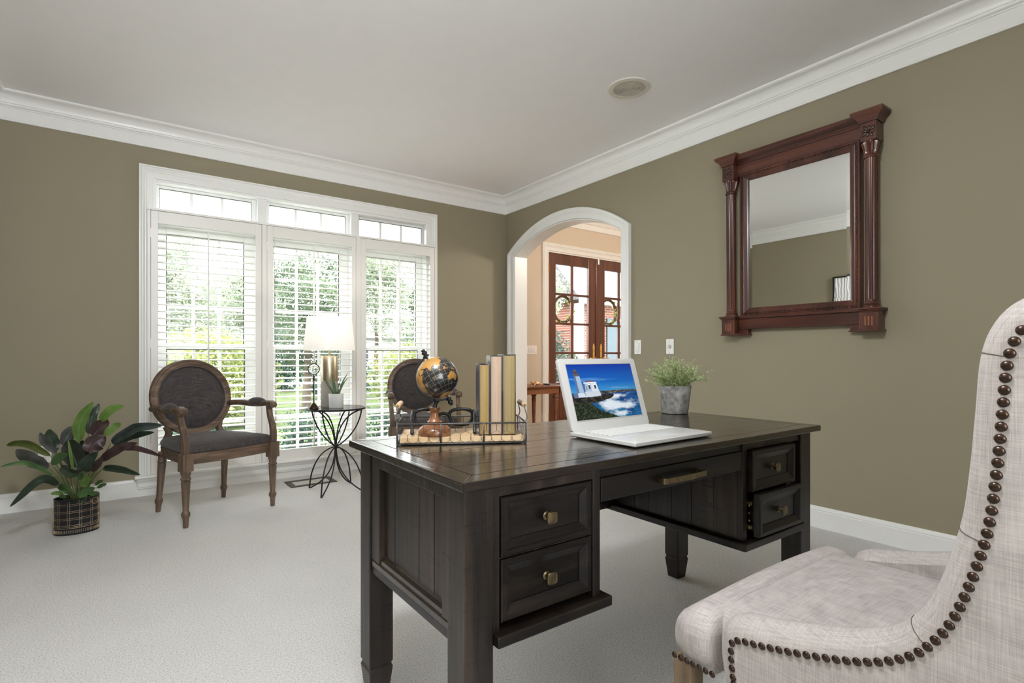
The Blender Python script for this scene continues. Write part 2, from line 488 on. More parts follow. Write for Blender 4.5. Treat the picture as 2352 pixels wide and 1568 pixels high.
# stool and apron
b = MB(); b.box(.050, 2.545, YW-.062, YW+.02, .134, .156)
b.build('window_sill', M['trim'], win, bevel=.006, seg=3, world=True)
ap = [(.0,.054),(.010,.054),(.014,.060),(.014,.066),(.020,.070),(.020,.100),(.030,.112),(.036,.120),(.040,.128),(.046,.134),(.0,.134)]
b = MB(); b.loft([[(.078-d*.35,YW-.014-d,z),(2.516+d*.35,YW-.014-d,z)] for d,z in ap], closed=False, caps=False)
b.box(.078, 2.516, YW-.0145, YW, .054, .134)
b.build('apron', M['trim'], win, smooth=True, auto=25, world=True)
# jamb liner
yo = YW+.15
b = MB()
b.box(OX0-.001, OX0+.02, YW, yo, .156, OZ1); b.box(OX1-.02, OX1+.001, YW, yo, .156, OZ1)
b.box(OX0+.0205, OX1-.0205, YW+.001, yo, OZ1-.02, OZ1); b.box(OX0, OX1, YW+.01, yo+.03, OZ0, .156)
# mullions and transom bar
for a, c_ in ((.878,.950),(1.660,1.732)):
    b.box(a, c_, YW+.02, yo, .157, OZ1-.021)
for a, c_ in ((OX0+.021,.8775),(.9505,1.6595),(1.7325,OX1-.021)): b.box(a, c_, YW+.021, yo, 2.0205, 2.0845)
b.build('window_frame', M['trim'], win, world=True, bevel=.002)
GY = YW+.10
units = [(OX0+.02,.878),(.950,1.660),(1.732,OX1-.02)]
glz = [(.206,.842),(.982,1.626),(1.758,2.392)]
sash = MB()
for (a, c_), (g0, g1) in zip(units, glz):
    # transom sash
    z0, z1, gz0, gz1 = 2.085, OZ1-.02, 2.112, 2.300
    f = MB()
    f.box(a, g0, GY-.02, GY+.02, z0, z1); f.box(g1, c_, GY-.02, GY+.02, z0, z1)
    f.box(g0, g1, GY-.02, GY+.02, z0, gz0); f.box(g0, g1, GY-.02, GY+.02, gz1, z1)
    wd = (g1-g0)/3
    for k in (1, 2): f.box(g0+wd*k-.011, g0+wd*k+.011, GY-.008, GY+.014, gz0, gz1)
    f.build('transom_sash', M['trim'], win, world=True, bevel=.003)
    f = MB()
    for q in ((g0, g0+.004, gz0, gz1), (g1-.004, g1, gz0, gz1), (g0, g1, gz1-.004, gz1), (g0, g1, gz0, gz0+.003)):
        f.box(q[0], q[1], GY-.0215, GY-.019, q[2], q[3])
    f.build('glazing_gasket', M['edge'], win, world=True)
    MB().add([(g0,GY,gz0),(g1,GY,gz0),(g1,GY,gz1),(g0,GY,gz1)], [(0,1,2,3)]).build('transom_glass', M['glass'], win, world=True)
    # upper sash
    h0, h1 = g0+.045, g1-.05
    for nm, dy, zz0, gz0, gz1, zz1 in (('upper_sash', .025, 1.083, 1.125, 1.963, 2.02), ('lower_sash', -.015, .156, .205, 1.080, 1.118)):
        y = GY+dy
        f = MB()
        f.box(a, h0, y-.018, y+.018, zz0, zz1); f.box(h1, c_, y-.018, y+.018, zz0, zz1)
        f.box(h0, h1, y-.018, y+.018, zz0, gz0); f.box(h0, h1, y-.018, y+.018, gz1, zz1)
        wd = (h1-h0)/3; hd = (gz1-gz0)/3
        for k in (1, 2):
            f.box(h0+wd*k-.011, h0+wd*k+.011, y-.008, y+.012, gz0, gz1)
            f.box(h0, h1, y-.007, y+.011, gz0+hd*k-.011, gz0+hd*k+.011)
        f.build(nm, M['trim'], win, world=True, bevel=.003)
        f = MB()
        for q in ((h0, h0+.005, gz0, gz1), (h1-.007, h1, gz0, gz1), (h0, h1, gz1-.006, gz1)):
            f.box(q[0], q[1], y-.0195, y-.017, q[2], q[3])
        f.build('glazing_gasket', M['edge'], win, world=True)
        MB().add([(h0,y+.002,gz0),(h1,y+.002,gz0),(h1,y+.002,gz1),(h0,y+.002,gz1)], [(0,1,2,3)]).build('sash_glass', M['glassd'], win, world=True)
# shutter hanging frame, fixed to the casing
b = MB()
SY0, SY1 = YW-.050, YW-.012
for a, c_ in ((.126,.146),(.899,.936),(1.683,1.725),(2.475,2.494)):
    b.box(a, c_, SY0, SY1+.01, .157, 2.0995)
b.box(.126, 2.494, SY0, SY1+.01, 2.100, 2.117)
b.build('shutter_hanging_frame', M['shut'], win, world=True, bevel=.002)
# shutters
NS = 34
def shutter(x0, x1, l0, l1, label):
    t = thing('louvered_shutter', label, 'window shutter', ((x0+x1)/2, YW-.03, .157), group=None)
    y0, y1 = YW-.047, YW-.019
    z0, z1 = .159, 2.097
    ZL0, ZL1 = .246, 2.006
    b = MB()
    g = .0022
    b.box(x0+g, l0, y0, y1, z0, z1); b.box(l1, x1-g, y0, y1, z0, z1)
    b.build('shutter_stile', M['shut'], t, world=True, bevel=.0018)
    b = MB(); b.box(l0, l1, y0+.0005, y1-.0005, ZL1, z1); b.build('top_rail', M['shut'], t, world=True, bevel=.0015)
    b = MB(); b.box(l0, l1, y0+.0005, y1-.0005, z0, ZL0); b.build('bottom_rail', M['shut'], t, world=True, bevel=.0015)
    b = MB(); pitch = (ZL1-ZL0)/NS
    ta = R(7); yc = (y0+y1)/2
    for k in range(NS):
        zc = ZL0+pitch*(k+.5)
        ring = []
        for i in range(10):
            a = 2*PI*i/10
            u, v = .0285*math.cos(a), .0048*math.sin(a)
            ring.append((yc+u*math.cos(ta)-v*math.sin(ta), zc+u*math.sin(ta)+v*math.cos(ta)))
        b.loft([[(x, q[0], q[1]) for q in ring] for x in (l0+.001, l1-.001)])
    b.build('louvers', M['shut'], t, world=True, smooth=True, auto=50)
    xm = (l0+l1)/2-.006
    b = MB(); b.box(xm-.0055, xm+.0055, yc-.0285-.012, yc-.0285-.001, .262, 1.975)
    b.build('tilt_rod', M['shut'], t, world=True, bevel=.002)
    for hz in (1.93, .9 if False else 1.12, .35):
        b = MB(); b.box(x0-.004, x0+.004, y0-.004, y0+.002, hz-.035, hz+.035)
        b.build('hinge', M['shut'] , t, world=True, bevel=.001)
    return t
shutter(.146,.899,.193,.850,'white louvered shutter panel behind the left oval back armchair')
shutter(.936,1.683,.984,1.642,'white louvered shutter panel in the middle, behind the table lamp')
shutter(1.725,2.475,1.776,2.424,'white louvered shutter panel on the right, behind the desk globe')

# unseen rear window (behind the camera), added to let in fill light
rw = tag(thing('added_rear_window', 'white double sash window added in the unseen rear wall for fill light', 'window', (.25, YB, 0)), kind='structure')
b = MB()
for a, c_ in ((-.49,-.4),(.9,.99)): b.box(a, c_, YB, YB+.02, .56, 2.44)
b.box(-.49, .99, YB, YB+.02, 2.35, 2.44); b.box(-.52, 1.02, YB, YB+.05, .61, .65)
b.build('window_casing', M['trim'], rw, world=True, bevel=.004)
b = MB()
for x in (-.365,.25,.865): b.box(x-.035, x+.035, YB-.1, YB-.04, .65, 2.35)
b.box(-.4, .9, YB-.1, YB-.04, .65, .71); b.box(-.4, .9, YB-.1, YB-.04, 2.29, 2.35); b.box(-.4, .9, YB-.09, YB-.05, 1.47, 1.52)
b.build('window_frame', M['trim'], rw, world=True)
MB().add([(-.4,YB-.07,.65),(.9,YB-.07,.65),(.9,YB-.07,2.35),(-.4,YB-.07,2.35)], [(0,1,2,3)]).build('window_pane', M['glass'], rw, world=True)

# ------------------------------------------------------------------ foyer beyond the arch
FY = 5.55
D0, DM, D1, DZ = 4.640, 5.566, 6.492, 2.435
b = MB()
b.box(XR+.075, D0-.02, FY, FY+.15, 0, 2.985); b.box(D1+.02, 8.2, FY, FY+.15, 0, 2.985); b.box(D0-.02, D1+.02, FY, FY+.15, DZ+.02, 2.985)
b.box(XR+.075, 5.15, FY, FY+.15, 2.985, 5.0); b.box(7.3, 8.2, FY, FY+.15, 2.985, 5.0); b.box(5.15, 7.3, FY, FY+.15, 4.7, 5.0)
struct(b, 'wall_foyer_front', M['tan'])
b = MB(); b.box(8.2, 8.35, -1.5, FY+.15, 0, 5.0); struct(b, 'wall_foyer_east', M['tan'])
b = MB(); b.box(XR+.154, 8.2, -1.65, -1.5, 0, 5.0); struct(b, 'wall_foyer_back', M['tan'])
# foyer crown band
b = MB()
fc = [(.0,2.825),(.014,2.825),(.016,2.832),(.012,2.838),(.012,2.905),(.03,2.912),(.034,2.925),(.05,2.95),(.072,2.960),(.088,2.968),(.09,2.975),(.09,2.985),(.0,2.985)]
b.loft([[(XR+.154,FY-d,z),(8.2,FY-d,z)] for d,z in fc], closed=False, caps=False)
struct(b, 'trim_5', M['trim'], smooth=True, auto=25)
# door casing
b = MB()
b.loft([[(x, FY-dep, z) for x, z in upath(o_, D0-.02, D1+.02, 0, DZ+.02)] for o_, dep in [(o2*1.15, d2) for d2, o2 in wp]], closed=False, caps=False)
struct(b, 'trim_6', M['trim'], smooth=True, auto=25)
b = MB(); b.box(D0-.02, D0, FY, FY+.15, 0, DZ+.02); b.box(D1, D1+.02, FY, FY+.15, 0, DZ+.02); b.box(D0, D1, FY, FY+.15, DZ, DZ+.02)
struct(b, 'trim_7', M['trim'])
# upper foyer window
uw = tag(thing('window_3', 'bright high foyer window above the crown moulding', 'window', (5.75, FY, 3.12)), kind='structure')
b = MB()
b.box(5.15, 5.22, FY-.01, FY+.08, 2.985, 4.7); b.box(7.24, 7.3, FY-.01, FY+.08, 2.985, 4.7)
b.box(5.22, 7.24, FY-.01, FY+.08, 2.985, 3.01); b.box(5.22, 7.24, FY-.01, FY+.08, 4.64, 4.7)
for k in range(1, 7): b.box(5.22+k*2.02/7-.012, 5.22+k*2.02/7+.012, FY+.02, FY+.05, 3.01, 4.64)
for k in range(1, 5): b.box(5.22, 7.24, FY+.02, FY+.05, 3.01+k*.326-.012, 3.01+k*.326+.012)
b.build('window_frame', M['trim'], uw, world=True)
MB().add([(5.22,FY+.035,3.01),(7.24,FY+.035,3.01),(7.24,FY+.035,4.64),(5.22,FY+.035,4.64)], [(0,1,2,3)]).build('window_pane', M['glass'], uw, world=True)
# french doors
def fdoor(nm, x0, x1, label, hand, hinge):
    t = tag(thing(nm, label, 'door', (x0 if hinge < 0 else x1, FY+.03, 0)), kind='structure')
    y0, y1 = FY+.01, FY+.055
    sw = .135
    ga, gb = (x0+.135, x1-.155) if hinge < 0 else (x0+.155-.012+.003, x1-.135)
    gz0, gz1 = .66, DZ-.145
    b = MB()
    b.box(x0+.002, ga, y0, y1, .01, DZ-.003); b.box(gb, x1-.002, y0, y1, .01, DZ-.003)
    b.box(ga, gb, y0, y1, DZ-.145, DZ-.003); b.box(ga, gb, y0, y1, .01, .66)
    b.build('door_leaf', M['doorw'], t, world=True, bevel=.004)
    b = MB()
    b.box(ga+.03, gb-.03, y0-.006, y0+.01, .12, .56); b.box(ga+.06, gb-.06, y0-.012, y0+.01, .15, .53)
    b.build('raised_panel', M['doorw'], t, world=True, bevel=.006)
    b = MB(); mid = (ga+gb)/2
    b.box(mid-.022, mid+.022, y0+.0095, y1-.0095, gz0, gz1)
    nr = 4; hh = (gz1-gz0)/nr
    for k in range(1, nr): b.box(ga, gb, y0+.008, y1-.008, gz0+hh*k-.016, gz0+hh*k+.016)
    b.build('muntins', M['doorw'], t, world=True, bevel=.004)
    MB().add([(ga,FY+.033,gz0),(gb,FY+.033,gz0),(gb,FY+.033,gz1),(ga,FY+.033,gz1)], [(0,1,2,3)]).build('glass_lights', M['glassd'], t, world=True)
    # handle set
    hx = x1-.062 if hand > 0 else x0+.062
    b = MB()
    pts = [(hx-.02,.90),(hx+.02,.90),(hx+.024,.93),(hx+.02,1.00),(hx+.02,1.13),(hx+.024,1.15),(hx+.016,1.185),(hx,1.21),(hx-.016,1.185),(hx-.024,1.15),(hx-.02,1.13),(hx-.02,1.0),(hx-.024,.93)]
    b.prism(pts, 'y', y0-.007, y0)
    h = b.build('escutcheon_plate', M['brassp'], t, world=True, bevel=.002)
    b = MB(); b.tube(smoothline([(hx,y0-.006,1.00),(hx,y0-.05,1.00),(hx-hand*.03,y0-.055,1.0),(hx-hand*.11,y0-.05,.99)], 5), .008, 8)
    b.build('lever_handle', M['brassp'], t, world=True, smooth=True)
    b = MB(); b.tube([(hx-.012,y0-.018,1.10),(hx+.012,y0-.018,1.10)], .006, 8); b.tube([(hx,y0,1.10),(hx,y0-.02,1.10)], .006, 8)
    b.build('thumb_turn', M['brassp'], t, world=True, smooth=True)
    for z in (2.22, 1.37, .92 if False else .75, .2):
        b = MB(); xx = x0-.004 if hinge < 0 else x1+.004
        b.tube([(xx,FY+.003,z-.055),(xx,FY+.003,z+.055)], .007, 8); b.box(xx-.015,xx+.015,FY+.004,FY+.012,z-.05,z+.05)
        b.build('hinge', M['brassp'], t, world=True)
    return t
fdoor('door_1', D0, DM-.012, 'left leaf of the mahogany french doors in the foyer', 1, -1)
fdoor('door_2', DM+.012, D1, 'right leaf of the mahogany french doors in the foyer', -1, 1)
b = MB(); b.box(DM-.03, DM+.03, FY-.002, FY+.055, .012, DZ-.004)
struct(b, 'trim_8', M['doorw'], bevel=.005)
b = MB(); b.box(DM-.016, DM+.018, FY-.03, FY-.003, 2.35, 2.43)
o = b.build('door_latch_cover', plain('satin_nickel', (.7,.7,.68,1), .35, .6), bevel=.004); tag(o, 'small satin metal latch at the head of the french doors', 'latch')
lamp('foyer_fill_light', 'POINT', (5.4, 2.4, 2.7), 112, (1, .92, .82), shadow_soft_size=.25)  # unseen point light added to brighten and warm the foyer
ch = thing('added_foyer_pendant', 'unseen pendant added in the foyer to carry its fill light', 'added fill light', (5.4, 2.4, 2.98))
b = MB(); b.tube([(5.4,2.4,3.0),(5.4,2.4,5.0)], .012, 8); b.build('fill_pendant_rod', M['brassp'], ch, world=True)
b = MB(); b.lathe([(.02,0),(.16,.0),(.16,.02),(.02,.05)], 20, (5.4,2.4,2.98)); b.build('canopy', M['brassp'], ch, world=True)
# the pendant above is unseen, added to carry the foyer fill
# ------------------------------------------------------------------ wall plates
def plate(name, label, cat, loc, face, kind, gang=1):
    """face '-x' on right wall, '-y' on the front walls"""
    t = thing(name, label, cat, loc, 0 if face == '-y' else -PI/2)
    w_ = .070+(gang-1)*.046
    b = MB(); b.box(-w_/2, w_/2, -.006, 0, -.0575, .0575); b.build('plate', M['plate'], t, bevel=.003, seg=3)
    for g in range(gang):
        cx = (g-(gang-1)/2)*.046
        if kind == 'rocker':
            b = MB(); b.box(cx-.0175, cx+.0175, -.0068, -.004, -.0345, .0345); b.build('rocker_surround', M['plate_gap'], t)
            b = MB(); b.prism([(-.004,-.033),(-.0085,-.033),(-.012,.0),(-.0105,.033),(-.004,.033)], 'x', cx-.016, cx+.016); b.build('rocker', M['plate'], t, bevel=.001)
        elif kind == 'dimmer':
            b = MB(); b.lathe([(.015,0),(.0135,.012),(.012,.014)], 20); b.xf(Matrix.Translation((cx,-.006,0)) @ Matrix.Rotation(PI/2, 4, 'X')); b.build('dimmer_knob', M['plate_k'], t, smooth=True, auto=40)
        else:
            for s in (-.02, .02):
                b = MB(); b.box(cx-.014, cx+.014, -.0075, -.004, s-.013, s+.013); q = b.build('socket', M['plate'], t, bevel=.003)
                b = MB(); b.box(cx-.007, cx-.005, -.0079, -.0074, s-.004, s+.005); b.box(cx+.005, cx+.007, -.0079, -.0074, s-.004, s+.005); b.build('slots', M['edge'], q)
    for s in (-.047, .047):
        b = MB(); b.lathe([(.003,0),(.0025,.0012)], 10); b.xf(Matrix.Translation((0,-.006,s)) @ Matrix.Rotation(PI/2, 4, 'X')); b.build('screw', M['plate_gap'], t)
    return t
M['plate_k'] = plain('grey_knob', (.55,.54,.52,1), .35, var=0)
plate('light_switch', 'white rocker light switch plate just right of the arch', 'light switch', (XR, 2.901, 1.099), '-x', 'rocker')
plate('dimmer_switch', 'white dimmer plate with a round knob, above the leafy desk plant', 'light switch', (XR, 2.585, 1.099), '-x', 'dimmer')
plate('light_switch', 'four-gang white rocker switch plate on the tan foyer wall', 'light switch', (4.325, FY, 1.105), '-y', 'rocker', 4)
plate('wall_outlet', 'white wall outlet behind the broad-leaved floor plant', 'outlet', (-.443, YW, .365), '-y', 'outlet')
# ceiling speaker
t = thing('ceiling_speaker', 'round off-white ceiling speaker with a ringed grille', 'speaker', (2.61, 2.32, ZC))
b = MB(); b.lathe([(.100,-.002),(.104,-.008),(.132,-.006),(.137,-.001),(.137,0),(.100,0)], 64); b.build('trim_ring', M['spk'] if 'spk' in M else plain('aged_ivory', (.68,.655,.58,1), .5), t, smooth=True, auto=30)
g1 = plain('grille_ivory', (.60,.56,.49,1), .6)
b = MB()
for k in range(10):
    r0 = .012+.0094*k
    b.lathe([(r0,-.004),(r0,-.007),(r0+.0058,-.007),(r0+.0058,-.004)], 48, caps=False)
for k in range(6):
    a = k*PI/3; b.tube([(0,0,-.0045),(.1*math.cos(a),.1*math.sin(a),-.0045)], .0022, 5)
b.build('grille', g1, t)
b = MB(); b.lathe([(.101,-.0035),(.101,-.001)], 48); b.build('backing', plain('grille_shadow', (.25,.23,.2,1), .8, var=0), t)
# floor register near the window
t = thing('floor_vent', 'dark floor vent in the carpet near the window', 'floor vent', (1.22, 4.475, 0))
b = MB()
b.box(-.18,.18,-.115,-.075,0,.006); b.box(-.18,.18,.06,.115,0,.006); b.box(-.18,-.135,-.075,.06,0,.006); b.box(.135,.18,-.075,.06,0,.006)
vm = plain('bronzed_vent', (.05,.042,.035,1), .5, .4, var=.5, vs=90)
b.build('vent_frame', vm, t, bevel=.002)
b = MB()
for k in range(9): b.box(-.135,.135,-.073+k*.0148,-.073+k*.0148+.011,.001,.0055)
b.build('vent_slats', plain('pale_vent_slats', (.62,.60,.56,1), .5), t)
b = MB()
for i in range(12):
    for j in range(2): b.box(-.17+i*.029,-.15+i*.029,.068+j*.022,.082+j*.022,.005,.0068)
b.build('pierced_scrolls', plain('vent_relief', (.12,.105,.09,1), .5, .4), t)
# ------------------------------------------------------------------ executive desk
DX0, DX1, DY0, DY1, DT = .567, 2.150, .953, 1.655, .765
desk = thing('writing_desk', 'large espresso-stained wooden desk with brass-knobbed drawers in the middle of the carpet', 'desk', (1.3585, 1.304, 0))
zt0 = .743
bw = .056
b = MB()
e = .0005
b.prism([(DX0,DY0),(DX1,DY0),(DX1-bw,DY0+bw),(DX0+bw,DY0+bw)], 'z', zt0, DT)
b.prism([(DX0,DY1),(DX0+bw,DY1-bw),(DX1-bw,DY1-bw),(DX1,DY1)], 'z', zt0, DT)
b.build('desktop_border', M['deskt'], desk, bevel=.0032, seg=3, world=True)
b = MB()
npl = 6; pw = (DY1-DY0-2*bw)/npl
random.seed(4)
for k in range(npl):
    b.box(DX0+bw+e, DX1-bw-e, DY0+bw+pw*k+e, DY0+bw+pw*(k+1)-e, zt0+.004, DT-.0006*random.random())
b.build('desktop_planks', M['deskt'], desk, bevel=.0009, seg=2, world=True)
for s in (0, 1):
    b = MB()
    if s == 0: b.prism([(DX0,DY0+e),(DX0+bw,DY0+bw+e),(DX0+bw,DY1-bw-e),(DX0,DY1-e)], 'z', zt0, DT)
    else: b.prism([(DX1,DY0+e),(DX1,DY1-e),(DX1-bw,DY1-bw-e),(DX1-bw,DY0+bw+e)], 'z', zt0, DT)
    b.build('breadboard_end', M['desky'], desk, bevel=.0032, seg=3, world=True)
LX = ((.585,.660),(2.048,2.123)); LY = ((.980,1.055),(1.527,1.602))
for a, c_ in LX:
    for d, f_ in LY:
        b = MB(); cx, cy = (a+c_)/2, (d+f_)/2; w0 = c_-a
        rings = []
        for z, k in ((0,.74),(.085,1.0),(.0851,1.0),(.092,.92),(.098,.90),(.103,1.0),(.112,1.0),(zt0,1.0)):
            h = w0/2*k
            rings.append([(cx-h,cy-h,z),(cx+h,cy-h,z),(cx+h,cy+h,z),(cx-h,cy+h,z)])
        b.loft(rings); b.build('leg', M['deskz'], desk, bevel=.0025, world=True)
def planks(mb, along, a, b_, fixed, z0, z1, n, th, jit):
    random.seed(jit)
    cuts = [a]
    for k in range(1, n): cuts.append(a+(b_-a)*(k+random.uniform(-.12,.12))/n)
    cuts.append(b_)
    for k in range(n):
        j = random.uniform(0,.0015)
        if along == 'y': mb.box(fixed+j, fixed+th, cuts[k]+.0007, cuts[k+1]-.0007, z0, z1)
        else: mb.box(cuts[k]+.0007, cuts[k+1]-.0007, fixed+j, fixed+th, z0, z1)
for side in (0, 1):
    ax, bx = ((.660,.997),(1.665,2.048))[side]
    ped = MB()
    # outer side: frame and recessed planks between the legs
    xo = .590 if side == 0 else 2.118
    sg = 1 if side == 0 else -1
    b = MB()
    def sb(x0_, x1_, *r): b.box(xo+sg*x0_, xo+sg*x1_, *r)
    sb(0,.02, 1.0552,1.0895, .4283,zt0-.0005); sb(0,.02, 1.4665,1.5268, .4283,zt0-.0005); sb(.0004,.02, 1.09,1.466, .704,zt0-.0005)
    b.build('side_frame', M['deskz'], desk, world=True, bevel=.002)
    b = MB()
    prf = [(0,.41),(0,.424),(.005,.428),(.005,.440),(.012,.447),(.02,.452),(.03,.452),(.03,.41)]
    b.loft([[(xo+sg*x_, y, z) for x_, z in prf] for y in (1.0551, 1.5269)])
    b.build('base_moulding', M['deskx'] if 'deskx' in M else M['desky'], desk, world=True)
    b = MB()
    planks(b, 'y', 1.088, 1.468, xo+.017 if side == 0 else xo-.030, .45, .706, 5, .013, 3+side)
    b.build('side_planks', M['deskz'], desk, world=True, bevel=.0012)
    # knee-hole side planks
    b = MB()
    xk = .985 if side == 0 else 1.666
    planks(b, 'y', 1.006, 1.556, xk, .41, zt0, 6, .012, 8+side)
    b.build('kneehole_planks', M['deskz'], desk, world=True, bevel=.0012)
    # slab under the pedestal
    b = MB()
    if side == 0: b.box(.661, 1.020, .962, 1.6, .384, .410); b.box(.592,.6605, 1.0555, 1.5265, .384, .410)
    else: b.box(1.643, 2.047, .962, 1.6, .384, .410); b.box(2.0475,2.116, 1.0555, 1.5265, .384, .410)
    b.build('pedestal_slab', M['deskt2'] if 'deskt2' in M else M['desk'], desk, world=True, bevel=.004, seg=3)
    # face frame
    b = MB()
    if side == 0:
        b.box(.6605,.680,.985,1.01,.410,zt0); b.box(.971,.997,.985,1.005,.410,zt0)
    else:
        b.box(1.665,1.690,.985,1.005,.410,zt0); b.box(1.990,2.0475,1.004,1.02,.410,zt0)
    b.box(ax+.001,bx-.001,.986,1.004,.713,zt0); b.box(ax+.02,bx-.02,.990,1.004,.5695,.5725)
    b.build('face_frame', M['deskz'], desk, world=True, bevel=.0015)
    b = MB(); b.box(ax+.001, bx-.001 if side == 0 else bx-.012, 1.03, 1.04, .41, zt0)
    # drawers
    dx0, dx1 = ((.6855,.967),(1.695,1.978))[side]
    for lvl, (z0, z1) in enumerate(((.5735,.7115),(.4265,.568))):
        yf = .9845
        if side == 1: yf = (.965,.942)[lvl]
        b = MB()
        rings = []
        for ins, dy in ((0,.022),(0,.003),(.003,.0),(.014,.0),(.0165,.003),(.034,.0105),(.0345,.013)):
            rings.append([(dx0+ins,yf+dy,z0+ins),(dx1-ins,yf+dy,z0+ins),(dx1-ins,yf+dy,z1-ins),(dx0+ins,yf+dy,z1-ins)])
        b.loft(rings)
        b.box(dx0+.012, dx1-.012, yf+.0225, 1.45, z0+.012, z1-.025)
        dr = b.build('drawer', M['desk'], desk, world=True)
        kx, kz = (dx0+dx1)/2, (z0+z1)/2
        b = MB()
        T = Matrix.Translation(Vector((kx, yf+.014, kz))-desk.location) @ Matrix.Rotation(PI/2, 4, 'X')
        b.lathe([(.011,0),(.011,.003),(.0065,.006),(.0055,.016),(.009,.020)], 16)
        def rs(r_, z_, n=4.5):
            out = []
            for i in range(32):
                a = 2*PI*i/32; k = (abs(math.cos(a))**n+abs(math.sin(a))**n)**(-1/n)
                out.append((r_*k*math.cos(a), r_*k*math.sin(a), z_))
            return out
        b.loft([rs(.008,.018),rs(.0145,.021),rs(.0150,.0245),rs(.0135,.0268),rs(.0125,.0268),rs(.0118,.0258),rs(.0105,.0262),rs(.004,.0272)])
        b.xf(T)
        kn = b.build('knob', M['bronze'], dr, smooth=True, auto=35)
    if side == 1:
        b = MB(); b.box(1.692,1.6945,.968,1.2,.45,.462); b.box(1.692,1.6945,.968,1.2,.53,.54)
        for q in range(4): b.ball((1.692,.978,.452+.025*q), .004, 8, 6)
        b.build('drawer_slide', M['bronze'], desk, world=True)
# pencil drawer
b = MB(); b.box(.9975,1.6645,.99,1.01,.713,zt0); b.build('front_rail', M['desk'], desk, world=True)
b = MB(); b.box(1.0,1.662,.985,1.006,.6485,.7115); b.box(1.02,1.64,1.006,1.4,.66,.70)
pd = b.build('pencil_drawer', M['desk'], desk, world=True, bevel=.0025)
b = MB()
pts = smoothline([(1.228,.965,.675),(1.24,.9585,.675),(1.326,.9535,.675),(1.412,.9585,.675),(1.424,.965,.675)], 5)
b.sweep(pts, rrect(.005,.017,.0015))
for hx in (1.236,1.416): b.box(hx-.007,hx+.007,.958,.985,.667,.683)
b.build('bar_pull', M['bronze'], pd, world=False)
pull = pd.children[0]
for v in pull.data.vertices: v.co -= desk.location
# modesty panel at the far side, closed carcass rails
b = MB(); planks(b, 'x', .662, 2.046, 1.566, .392, zt0, 13, .014, 21)
b.build('back_panel', M['deskz'], desk, world=True, bevel=.0012)

